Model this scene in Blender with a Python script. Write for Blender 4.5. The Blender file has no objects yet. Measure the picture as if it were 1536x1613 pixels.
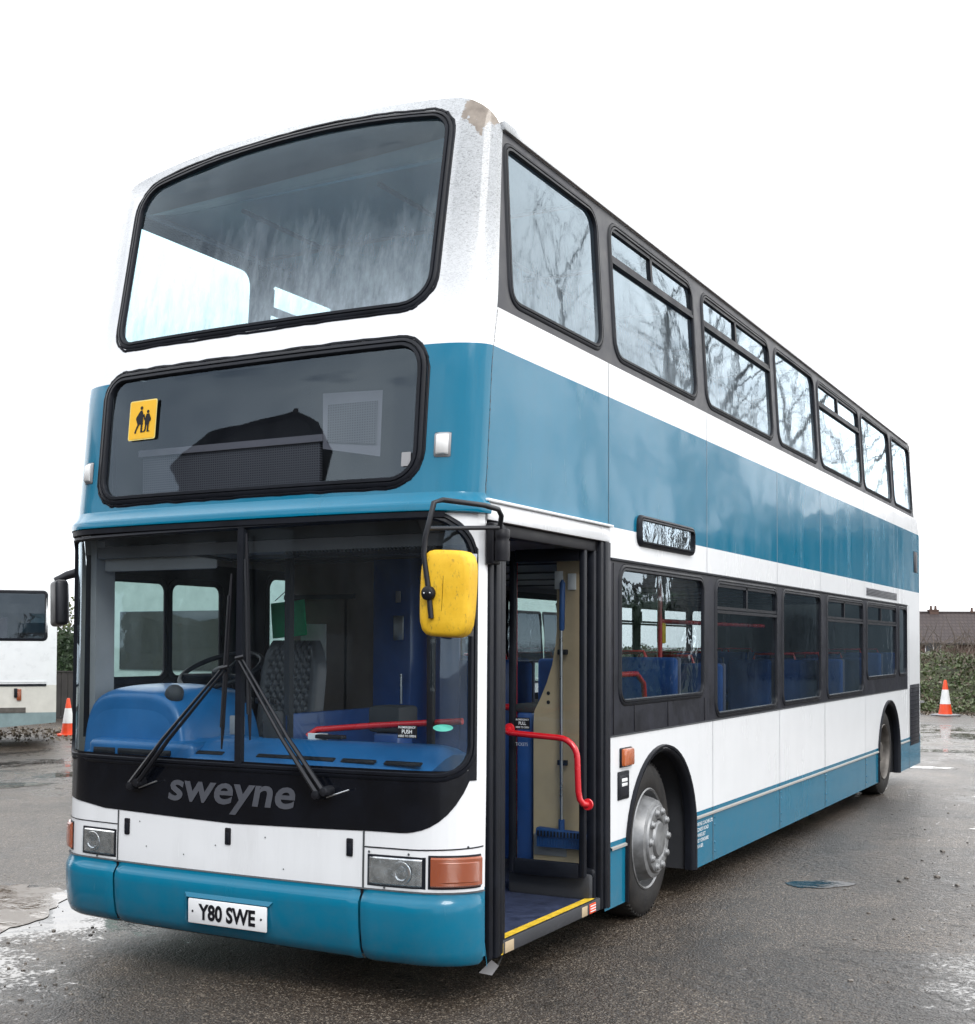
import bpy, bmesh, math, random
from mathutils import Vector, Matrix, noise
PI = math.pi
R = math.radians
random.seed(7)
scene = bpy.context.scene
C = scene.collection

# ---------------------------------------------------------------- camera
cam_d = bpy.data.cameras.new("camera")
cam = bpy.data.objects.new("camera", cam_d)
C.objects.link(cam)
scene.camera = cam
cam_d.sensor_fit = 'HORIZONTAL'
cam_d.sensor_width = 36.0
cam_d.lens = 46.825
cam_d.shift_x = 0.00154
cam_d.shift_y = 0.1013
cam_d.clip_start = 0.05
cam_d.clip_end = 2000
YAW, PIT, ROL = 0.492697, 0.026309, -0.003324
m = Matrix.Rotation(YAW, 4, 'Z') @ Matrix.Rotation(PI / 2 + PIT, 4, 'X') @ Matrix.Rotation(-ROL, 4, 'Z')
cam.matrix_world = Matrix.Translation((3.97848, -5.24912, 1.64252)) @ m

# ---------------------------------------------------------------- world (overcast sky)
world = bpy.data.worlds.new("World")
scene.world = world
world.use_nodes = True
SUN_EL, SUN_AZ = 42, 135
def build_world():
    nt = world.node_tree
    nt.nodes.clear()
    N = nt.nodes.new
    L = nt.links.new
    out = N('ShaderNodeOutputWorld')
    sky = N('ShaderNodeTexSky'); sky.sky_type = 'NISHITA'; sky.sun_disc = False
    sky.sun_elevation = R(SUN_EL); sky.sun_rotation = R(SUN_AZ); sky.dust_density = 3
    bg1 = N('ShaderNodeBackground'); bg1.inputs[1].default_value = 0.07
    L(sky.outputs[0], bg1.inputs[0])
    tc = N('ShaderNodeTexCoord')
    mp = N('ShaderNodeMapping'); mp.inputs['Scale'].default_value = (1.5, 1.5, 3.2)
    mp.inputs['Location'].default_value = (3.1, 0.4, 0.2)
    L(tc.outputs['Generated'], mp.inputs[0])
    n1 = N('ShaderNodeTexNoise'); n1.inputs['Scale'].default_value = 1.4; n1.inputs['Detail'].default_value = 5
    n1.inputs['Roughness'].default_value = 0.5; n1.inputs['Distortion'].default_value = 0.3
    L(mp.outputs[0], n1.inputs[0])
    r1 = N('ShaderNodeMapRange'); r1.inputs[1].default_value = 0.33; r1.inputs[2].default_value = 0.68
    r1.inputs[3].default_value = 0.62; r1.inputs[4].default_value = 1.15
    L(n1.outputs[0], r1.inputs[0])
    # the cloud is thinner and brighter behind the bus (+Y) than over the yard in front of it
    sp = N('ShaderNodeSeparateXYZ'); L(tc.outputs['Generated'], sp.inputs[0])
    r2 = N('ShaderNodeMapRange'); r2.inputs[1].default_value = -0.9; r2.inputs[2].default_value = 0.5
    r2.inputs[3].default_value = 0.74; r2.inputs[4].default_value = 1.12
    L(sp.outputs[1], r2.inputs[0])
    mu = N('ShaderNodeMath'); mu.operation = 'MULTIPLY'; L(r1.outputs[0], mu.inputs[0]); L(r2.outputs[0], mu.inputs[1])
    mc = N('ShaderNodeMix'); mc.data_type = 'RGBA'
    mc.inputs['A'].default_value = (0.66, 0.76, 0.92, 1); mc.inputs['B'].default_value = (1.0, 1.0, 1.0, 1)
    r3 = N('ShaderNodeMapRange'); r3.inputs[1].default_value = 0.4; r3.inputs[2].default_value = 0.95
    L(mu.outputs[0], r3.inputs[0]); L(r3.outputs[0], mc.inputs['Factor'])
    bg2 = N('ShaderNodeBackground')
    L(mc.outputs['Result'], bg2.inputs[0]); L(mu.outputs[0], bg2.inputs[1])
    # small thin places in the cloud sheet where the blue shows faintly
    n2 = N('ShaderNodeTexNoise'); n2.inputs['Scale'].default_value = 2.3; n2.inputs['Detail'].default_value = 3
    mp2 = N('ShaderNodeMapping'); mp2.inputs['Scale'].default_value = (1.5, 1.5, 4); mp2.inputs['Location'].default_value = (7.7, 2.1, 5.5)
    L(tc.outputs['Generated'], mp2.inputs[0]); L(mp2.outputs[0], n2.inputs[0])
    r4 = N('ShaderNodeMapRange'); r4.inputs[1].default_value = 0.62; r4.inputs[2].default_value = 0.74
    r4.inputs[3].default_value = 0.97; r4.inputs[4].default_value = 0.12
    L(n2.outputs[0], r4.inputs[0])
    fac = r4.outputs[0]
    for d, rad in (((-.173, .961, .216), .030), ((-.195, .874, .445), .060)):
        dv = N('ShaderNodeVectorMath'); dv.operation = 'DISTANCE'; dv.inputs[1].default_value = d; L(tc.outputs['Generated'], dv.inputs[0])
        ad = N('ShaderNodeMath'); ad.operation = 'MULTIPLY_ADD'; L(n2.outputs[0], ad.inputs[0]); ad.inputs[1].default_value = .25; ad.inputs[2].default_value = -.125
        n3 = N('ShaderNodeTexNoise'); n3.inputs['Scale'].default_value = 14; n3.inputs['Detail'].default_value = 4; L(tc.outputs['Generated'], n3.inputs[0])
        a2 = N('ShaderNodeMath'); a2.operation = 'MULTIPLY_ADD'; L(n3.outputs[0], a2.inputs[0]); a2.inputs[1].default_value = rad * 1.6; a2.inputs[2].default_value = -rad * .8
        sm = N('ShaderNodeMath'); sm.operation = 'ADD'; L(dv.outputs['Value'], sm.inputs[0]); L(a2.outputs[0], sm.inputs[1])
        rr = N('ShaderNodeMapRange'); rr.interpolation_type = 'SMOOTHSTEP'; rr.inputs[1].default_value = rad * .1; rr.inputs[2].default_value = rad * 1.25; rr.inputs[3].default_value = .62; rr.inputs[4].default_value = 0
        L(sm.outputs[0], rr.inputs[0])
        sb = N('ShaderNodeMath'); sb.operation = 'SUBTRACT'; sb.use_clamp = True; L(fac, sb.inputs[0]); L(rr.outputs[0], sb.inputs[1]); fac = sb.outputs[0]
    mx = N('ShaderNodeMixShader')
    L(fac, mx.inputs[0]); L(bg1.outputs[0], mx.inputs[1]); L(bg2.outputs[0], mx.inputs[2])
    L(mx.outputs[0], out.inputs[0])
build_world()
sun_d = bpy.data.lights.new("sun", 'SUN')
sun_d.energy = 0.6
sun_d.angle = R(18)
sun_d.color = (1.0, 0.97, 0.92)
sun = bpy.data.objects.new("sun", sun_d)
C.objects.link(sun)
_d = Vector((math.sin(R(SUN_AZ)) * math.cos(R(SUN_EL)), math.cos(R(SUN_AZ)) * math.cos(R(SUN_EL)), math.sin(R(SUN_EL))))
sun.rotation_euler = _d.to_track_quat('Z', 'Y').to_euler()
scene.view_settings.view_transform = 'Standard'
scene.view_settings.look = 'None'
scene.view_settings.exposure = 1.5
scene.view_settings.gamma = 1.0
scene.render.engine = 'CYCLES'
scene.cycles.transparent_max_bounces = 24
scene.cycles.max_bounces = 10
scene.cycles.glossy_bounces = 5
scene.cycles.diffuse_bounces = 4
scene.cycles.caustics_reflective = False
scene.cycles.caustics_refractive = False

# ---------------------------------------------------------------- materials
class NT:
    def __init__(s, name):
        s.m = bpy.data.materials.new(name); s.m.use_nodes = True
        s.t = s.m.node_tree; s.t.nodes.clear()
        s.out = s.n('ShaderNodeOutputMaterial')
    def n(s, typ, **kw):
        k = s.t.nodes.new(typ)
        for a, b in kw.items():
            if a.startswith('i_'):
                key = a[2:].replace('_', ' ')
                k.inputs[int(key) if key.isdigit() else key].default_value = b
            else: setattr(k, a, b)
        return k
    def l(s, a, b): s.t.links.new(a, b)
    def coord(s, scale=(1, 1, 1), loc=(0, 0, 0)):
        tc = s.n('ShaderNodeTexCoord'); mp = s.n('ShaderNodeMapping')
        mp.inputs['Scale'].default_value = scale; mp.inputs['Location'].default_value = loc
        s.l(tc.outputs['Object'], mp.inputs[0]); return mp.outputs[0]
    def noise(s, scale, vec=None, detail=4, rough=0.5, dist=0):
        k = s.n('ShaderNodeTexNoise'); k.inputs['Scale'].default_value = scale
        k.inputs['Detail'].default_value = detail; k.inputs['Roughness'].default_value = rough
        k.inputs['Distortion'].default_value = dist
        if vec: s.l(vec, k.inputs[0])
        return k.outputs[0]
    def rng(s, v, a, b, c=0., d=1.):
        k = s.n('ShaderNodeMapRange'); k.inputs[1].default_value = a; k.inputs[2].default_value = b
        k.inputs[3].default_value = c; k.inputs[4].default_value = d
        s.l(v, k.inputs[0]); return k.outputs[0]
    def math(s, op, a, b=None, clamp=False):
        k = s.n('ShaderNodeMath'); k.operation = op; k.use_clamp = clamp
        for i, v in enumerate((a, b)):
            if v is None: continue
            if isinstance(v, (int, float)): k.inputs[i].default_value = v
            else: s.l(v, k.inputs[i])
        return k.outputs[0]
    def mix(s, f, a, b):
        k = s.n('ShaderNodeMix'); k.data_type = 'RGBA'
        for nm, v in (('Factor', f), ('A', a), ('B', b)):
            if isinstance(v, (int, float)): k.inputs[nm].default_value = v
            elif isinstance(v, tuple): k.inputs[nm].default_value = v if len(v) == 4 else (*v, 1)
            else: s.l(v, k.inputs[nm])
        return k.outputs['Result']
    def mixs(s, f, a, b):
        k = s.n('ShaderNodeMixShader')
        if isinstance(f, (int, float)): k.inputs[0].default_value = f
        else: s.l(f, k.inputs[0])
        s.l(a, k.inputs[1]); s.l(b, k.inputs[2]); return k.outputs[0]
    def bump(s, h, strength=0.3, dist=0.01, nrm=None):
        k = s.n('ShaderNodeBump'); k.inputs['Strength'].default_value = strength; k.inputs['Distance'].default_value = dist
        s.l(h, k.inputs['Height'])
        if nrm: s.l(nrm, k.inputs['Normal'])
        return k.outputs[0]
    def bsdf(s, col=None, rough=None, metal=0, coat=0, spec=0.5, nrm=None, coatr=0.03):
        k = s.n('ShaderNodeBsdfPrincipled')
        for nm, v in (('Base Color', col), ('Roughness', rough), ('Normal', nrm)):
            if v is None: continue
            if isinstance(v, (int, float)): k.inputs[nm].default_value = v
            elif isinstance(v, tuple): k.inputs[nm].default_value = (*v[:3], 1)
            else: s.l(v, k.inputs[nm])
        k.inputs['Metallic'].default_value = metal; k.inputs['Coat Weight'].default_value = coat
        k.inputs['Coat Roughness'].default_value = coatr; k.inputs['Specular IOR Level'].default_value = spec
        if nrm is not None and coat: s.l(nrm, k.inputs['Coat Normal'])
        return k.outputs[0]
    def done(s, sh): s.l(sh, s.out.inputs[0]); return s.m

def simple(name, col, rough=0.5, metal=0, coat=0, var=0.15, bump=0, bscale=40, spec=0.5, vscale=6):
    s = NT(name); v = s.coord()
    n = s.noise(vscale, v, 5, 0.6)
    f = s.rng(n, 0.3, 0.7)
    c1 = tuple(min(1, x * (1 - var)) for x in col); c2 = tuple(min(1, x * (1 + var)) for x in col)
    c = s.mix(f, c1, c2)
    r = s.rng(n, 0.3, 0.7, max(0, rough - 0.07), min(1, rough + 0.07))
    nb = s.bump(s.noise(bscale, v, 4), bump, 0.005) if bump else None
    return s.done(s.bsdf(c, r, metal, coat, spec, nb))

def two_sided(s, outer, inner_col=(0.32, 0.31, 0.29)):
    g = s.n('ShaderNodeNewGeometry')
    inn = s.bsdf(inner_col, 0.7)
    return s.mixs(g.outputs['Backfacing'], outer, inn)

def paint_mat(name, col, kind):
    s = NT(name)
    tc = s.n('ShaderNodeTexCoord'); pos = tc.outputs['Object']
    sp = s.n('ShaderNodeSeparateXYZ'); s.l(pos, sp.inputs[0])
    # panel waviness (shows in the reflections), streaks of dirty rain
    wav = s.noise(1.3, s.coord((1, 1, 1.6)), 2, 0.4)
    st = s.noise(7, s.coord((1, 1, 0.12)), 5, 0.65)
    big = s.noise(1.1, s.coord((1, 1, 1), (3, 3, 3)), 4, 0.6)
    dirt = s.math('MULTIPLY', s.rng(st, 0.45, 0.8), s.rng(big, 0.35, 0.7), True)
    low = s.rng(sp.outputs[2], 0.62, 0.15, 0.0, 0.45 if kind == 'white' else 0.22)
    fine = s.noise(9, pos, 6, 0.7)
    low = s.math('MULTIPLY', low, s.rng(fine, 0.35, 0.75), True)
    dcol = (0.33, 0.33, 0.32) if kind == 'white' else (0.01, 0.10, 0.14)
    c = s.mix(s.math('MULTIPLY', dirt, 0.30 if kind == 'white' else 0.35), col, dcol)
    c = s.mix(low, c, (0.16, 0.14, 0.12))
    # faded, lighter patches
    if kind == 'blue':
        c = s.mix(s.math('MULTIPLY', s.rng(big, 0.45, 0.75), 0.3), c, tuple(x * 1.2 for x in col))
    # scuffs scratched by branches along the nearside front corner post and the roof edge; grey on the offside post and roof lip also paints shade for an outline
    if kind == 'white':
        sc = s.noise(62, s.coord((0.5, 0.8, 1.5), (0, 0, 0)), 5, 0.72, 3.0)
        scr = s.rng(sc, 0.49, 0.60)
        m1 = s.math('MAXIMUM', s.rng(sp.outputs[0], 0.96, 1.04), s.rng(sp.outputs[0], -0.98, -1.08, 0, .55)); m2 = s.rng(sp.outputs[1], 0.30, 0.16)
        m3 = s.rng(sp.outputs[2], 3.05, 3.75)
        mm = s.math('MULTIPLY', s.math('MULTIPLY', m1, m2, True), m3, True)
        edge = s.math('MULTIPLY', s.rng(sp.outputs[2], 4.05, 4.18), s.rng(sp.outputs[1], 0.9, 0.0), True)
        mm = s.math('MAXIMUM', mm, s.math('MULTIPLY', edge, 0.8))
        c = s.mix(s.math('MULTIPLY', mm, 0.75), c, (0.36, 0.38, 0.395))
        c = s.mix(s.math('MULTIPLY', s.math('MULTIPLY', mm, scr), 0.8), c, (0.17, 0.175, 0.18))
        # bare filler where the paint has flaked off the roof corner
        vd = s.n('ShaderNodeVectorMath'); vd.operation = 'DISTANCE'
        vd.inputs[1].default_value = (1.14, -0.02, 4.20); s.l(pos, vd.inputs[0])
        dn = s.math('ADD', vd.outputs['Value'], s.rng(s.noise(11, pos, 5, 0.7), 0, 1, -0.13, 0.13))
        fl = s.rng(dn, 0.115, 0.105)
        c = s.mix(fl, c, s.mix(s.rng(fine, .3, .7), (0.15, 0.12, 0.095), (0.34, 0.29, 0.24)))
        rough = s.math('MAXIMUM', s.math('MULTIPLY', s.math('MAXIMUM', mm, fl), 0.6), s.rng(dirt, 0, 1, 0.22, 0.45))
    else:
        rough = s.rng(dirt, 0, 1, 0.16, 0.5)
    hb = s.math('ADD', s.math('MULTIPLY', wav, 1.0), s.math('MULTIPLY', fine, 0.02))
    nb = s.bump(hb, 0.45, 0.02)
    sh = s.bsdf(c, rough, 0, 0.35 if kind == 'blue' else 0.25, 0.22 if kind == 'blue' else 0.5, nb, 0.05)
    return s.done(two_sided(s, sh))

def glass_mat(name, tint, wav=0.0, wscale=6, refl=1.7, cond=None, grime=0.06, wet=False):
    s = NT(name)
    tr = s.n('ShaderNodeBsdfTransparent'); tr.inputs[0].default_value = (*tint, 1)
    lw = s.n('ShaderNodeLayerWeight'); lw.inputs[0].default_value = 0.5
    p5 = s.math('POWER', lw.outputs['Facing'], 5.0)
    f = s.math('MULTIPLY', s.math('ADD', s.math('MULTIPLY', p5, 0.95), 0.042), refl, True)
    gl = s.n('ShaderNodeBsdfGlossy'); gl.inputs['Roughness'].default_value = 0.015; gl.inputs['Color'].default_value = (0.76, 0.90, 1.0, 1)
    if wav:
        h = s.noise(wscale, s.coord((1, 1, 1.0)), 3, 0.5, 0.6)
        if wet:
            h2 = s.noise(30, s.coord((1, 1, 0.5)), 3, 0.6, 0.5)
            h = s.math('ADD', h, s.math('MULTIPLY', h2, 0.05))
        s.l(s.bump(h, wav, 0.02), gl.inputs['Normal'])
    sh = s.mixs(f, tr.outputs[0], gl.outputs[0])
    # road film / condensation: thin white scattering layer
    df = s.n('ShaderNodeBsdfDiffuse'); df.inputs[0].default_value = (0.60, 0.70, 0.78, 1)
    tl = s.n('ShaderNodeBsdfTranslucent'); tl.inputs[0].default_value = (0.8, 0.88, 0.9, 1)
    fog = s.mixs(0.5, df.outputs[0], tl.outputs[0])
    n = s.noise(5, s.coord((1, 1, 0.25)), 6, 0.65)
    g = s.rng(n, 0.35, 0.8, 0.0, grime)
    if cond:
        z0, z1, amt = cond
        tc = s.n('ShaderNodeTexCoord'); sp = s.n('ShaderNodeSeparateXYZ'); s.l(tc.outputs['Object'], sp.inputs[0])
        st = s.noise(12, s.coord((1, 1, 0.10)), 6, 0.7)
        zz = s.math('ADD', sp.outputs[2], s.rng(st, 0.2, 0.8, -0.22, 0.22))
        c = s.rng(zz, z1, z0, 0.0, amt)
        c = s.math('MULTIPLY', c, s.rng(s.noise(30, s.coord((1, 1, .3)), 4, .7), .25, .7, 0.5, 1.0))
        g = s.math('ADD', g, c, True)
    sh = s.mixs(g, sh, fog)
    return s.done(sh)

M = {}
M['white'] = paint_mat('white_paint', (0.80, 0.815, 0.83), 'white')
M['blue'] = paint_mat('teal_paint', (0.0, 0.146, 0.250), 'blue')
M['band'] = simple('black_band', (0.010, 0.011, 0.018), 0.4, var=0.4, spec=0.3, vscale=9)
M['gloss_black'] = simple('gloss_black', (0.004, 0.005, 0.008), 0.15, var=0.3, spec=0.4)
M['rubber'] = simple('rubber_seal', (0.006, 0.0075, 0.012), 0.5, var=0.35, bump=0.15, bscale=60, spec=0.25)
M['seam'] = simple('seam_dark', (0.05, 0.055, 0.06), 0.7)
M['seam_white'] = simple('seam_grey', (0.33, 0.34, 0.36), 0.7)
M['inner_dark'] = simple('interior_dark', (0.03, 0.032, 0.037), 0.7)
M['inner_grey'] = simple('interior_grey', (0.30, 0.30, 0.31), 0.6, var=0.08)
M['ceiling'] = simple('ceiling_panel', (0.24, 0.38, 0.47), 0.45, var=0.06)
M['ceiling_low'] = simple('lower_ceiling', (0.12, 0.12, 0.13), 0.5, var=0.1)
M['brown'] = simple('bulkhead_brown', (0.20, 0.155, 0.13), 0.55, var=0.12)
M['navy'] = simple('navy_panel', (0.016, 0.070, 0.25), 0.35, var=0.15, coat=0.2)
M['dash'] = simple('dash_blue', (0.012, 0.115, 0.30), 0.38, var=0.12, coat=0.15, bump=0.05, bscale=200)
M['floor'] = simple('bus_floor', (0.035, 0.045, 0.085), 0.35, var=0.35, vscale=12)
def moquette():
    s = NT('seat_moquette'); v = s.coord()
    vo = s.n('ShaderNodeTexVoronoi'); vo.inputs['Scale'].default_value = 26; s.l(v, vo.inputs[0])
    sx = s.n('ShaderNodeSeparateXYZ'); s.l(vo.outputs['Color'], sx.inputs[0])
    c = s.mix(s.rng(s.noise(5, v, 4), .3, .7), (.018, .06, .22), (.03, .10, .32))
    c = s.mix(s.math('MULTIPLY', s.rng(sx.outputs[0], .70, .72), s.rng(vo.outputs['Distance'], .022, .016)), c, (.25, .03, .06))
    c = s.mix(s.math('MULTIPLY', s.rng(sx.outputs[1], .75, .77), s.rng(vo.outputs['Distance'], .018, .012)), c, (.10, .30, .40))
    return s.done(s.bsdf(c, .9, 0, 0, .2))
M['seat_blue'] = moquette()
M['seat_back'] = simple('seat_shell', (0.10, 0.10, 0.16), 0.5, var=0.1)
M['red'] = simple('red_handrail', (0.55, 0.012, 0.02), 0.28, var=0.08, coat=0.4)
def yellow_mat():
    s = NT('mirror_yellow'); v = s.coord()
    n = s.noise(9, v, 6, .7); n2 = s.noise(55, s.coord((1, 1, .4)), 5, .8)
    c = s.mix(s.rng(n, .3, .7), (.70, .40, .012), (.84, .52, .03))
    c = s.mix(s.math('MULTIPLY', s.rng(n2, .56, .66), .75), c, (.30, .18, .03))
    return s.done(s.bsdf(c, s.rng(n, .3, .7, .4, .65), 0, 0, .4, s.bump(s.noise(120, v, 4), .15, .003)))
M['yellow'] = yellow_mat()
M['stripe'] = simple('step_yellow', (0.72, 0.48, 0.03), 0.5, var=0.3, vscale=18)
M['steel'] = simple('bare_steel', (0.45, 0.46, 0.47), 0.3, metal=1, var=0.15)
M['silver'] = simple('wheel_silver', (0.24, 0.245, 0.25), 0.45, metal=0.6, var=0.3, vscale=14)
M['rimdark'] = simple('wheel_dusty', (0.11, 0.10, 0.09), 0.5, metal=0.4, var=0.35, vscale=12)
M['plate'] = simple('plate_white', (0.80, 0.81, 0.82), 0.35, var=0.04)
M['ink'] = simple('black_ink', (0.006, 0.006, 0.009), 0.5, spec=0.3)
M['grey_letter'] = simple('grey_vinyl', (0.075, 0.08, 0.095), 0.4, var=0.1)
M['white_letter'] = simple('white_vinyl', (0.75, 0.8, 0.82), 0.5)
M['sign_yellow'] = simple('sign_yellow', (0.85, 0.47, 0.01), 0.4, var=0.05)
M['sign_edge'] = simple('sign_pale_edge', (0.85, 0.68, 0.2), 0.4)
M['tan'] = simple('tan_board', (0.46, 0.36, 0.23), 0.5, var=0.12, vscale=4)
M['broom_blue'] = simple('broom_blue', (0.010, 0.06, 0.20), 0.5)
M['green'] = simple('green_card', (0.05, 0.65, 0.30), 0.5)
M['paper'] = simple('paper_white', (0.7, 0.72, 0.72), 0.7)
M['leather'] = simple('black_leather', (0.085, 0.09, 0.10), 0.33, var=0.2)
M['wire'] = simple('dark_metal', (0.012, 0.013, 0.017), 0.4, metal=0.3)
M['cone_red'] = simple('cone_orange', (0.75, 0.07, 0.015), 0.5, var=0.15)
M['cone_white'] = simple('cone_white', (0.75, 0.75, 0.74), 0.5, var=0.1)
M['skin_teal_sticker'] = simple('teal_sticker', (0.10, 0.50, 0.40), 0.5)
M['mesh_grey'] = None
def tyre_mat():
    s = NT('tyre_rubber'); v = s.coord()
    n = s.noise(10, v, 6, 0.65)
    c = s.mix(s.rng(n, .35, .75), (0.008, 0.008, 0.009), (0.030, 0.027, 0.024))
    return s.done(s.bsdf(c, s.rng(n, .3, .7, .5, .8), 0, 0, 0.3, s.bump(s.noise(60, v, 4), .15, .004)))
M['tyre'] = tyre_mat()
def lens_mat(name, col, em=0.0, ridges=70, axis=2):
    s = NT(name)
    w = s.n('ShaderNodeTexWave'); w.bands_direction = 'Z' if axis == 2 else 'X'
    w.inputs['Scale'].default_value = ridges; s.l(s.coord(), w.inputs[0])
    b = s.bump(w.outputs[0], .35, .004)
    k = s.n('ShaderNodeBsdfPrincipled'); k.inputs['Base Color'].default_value = (*col, 1)
    k.inputs['Roughness'].default_value = 0.18; k.inputs['Transmission Weight'].default_value = 0.25
    k.inputs['Coat Weight'].default_value = 0.6
    s.l(b, k.inputs['Normal'])
    return s.done(k.outputs[0])
M['amber'] = lens_mat('amber_lens', (0.62, 0.13, 0.015))
M['amber_dim'] = lens_mat('amber_lens_dim', (0.36, 0.07, 0.012))
M['clear_lens'] = glass_mat('clear_lens', (0.9, 0.92, 0.92), wav=0.5, wscale=40, refl=2.0, grime=0.12)
M['reflector'] = simple('lamp_reflector', (0.8, 0.8, 0.8), 0.16, metal=0.9, var=0.5, bump=0.6, bscale=25, vscale=18)
M['glass_front'] = glass_mat('windscreen_glass', (0.84, 0.91, 0.93), wav=0.05, wscale=1.5, refl=1.5, grime=0.03)
M['glass_up_front'] = glass_mat('upper_front_glass', (0.56, 0.77, 0.84), wav=0.08, wscale=1.5, refl=1.35, cond=(3.20, 3.78, 0.80), grime=0.08)
M['glass_blind'] = glass_mat('destination_glass', (0.55, 0.57, 0.62), wav=0.03, wscale=1.2, refl=1.5, grime=0.02)
M['glass_up'] = glass_mat('upper_side_glass', (0.55, 0.63, 0.66), wav=0.035, wscale=2.2, refl=1.8, cond=(3.25, 3.72, 0.42), grime=0.10, wet=True)
M['glass_up_off'] = glass_mat('offside_upper_glass', (0.86, 0.93, 0.93), refl=1.2, grime=0.05)
M['glass_low'] = glass_mat('lower_side_glass', (0.60, 0.66, 0.68), wav=0.12, wscale=3, refl=1.6, grime=0.03)
M['glass_mirror'] = glass_mat('dest_side_glass', (0.12, 0.12, 0.13), wav=0.25, wscale=7, refl=3.4, grime=0.05)
M['glass_door'] = glass_mat('door_glass', (0.80, 0.84, 0.85), wav=0.05, refl=1.2, grime=0.03)

# ---------------------------------------------------------------- mesh helpers
def link(o, parent=None):
    C.objects.link(o)
    if parent is not None: o.parent = parent
    return o
def tag(o, label=None, cat=None, group=None, kind=None):
    if label: o['label'] = label
    if cat: o['category'] = cat
    if group: o['group'] = group
    if kind: o['kind'] = kind
    return o
def empty(name, loc=(0, 0, 0), rz=0, label=None, cat=None, group=None):
    o = bpy.data.objects.new(name, None); o.location = loc; o.rotation_euler = (0, 0, rz)
    o.empty_display_size = 0.2
    C.objects.link(o); return tag(o, label, cat, group)

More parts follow.
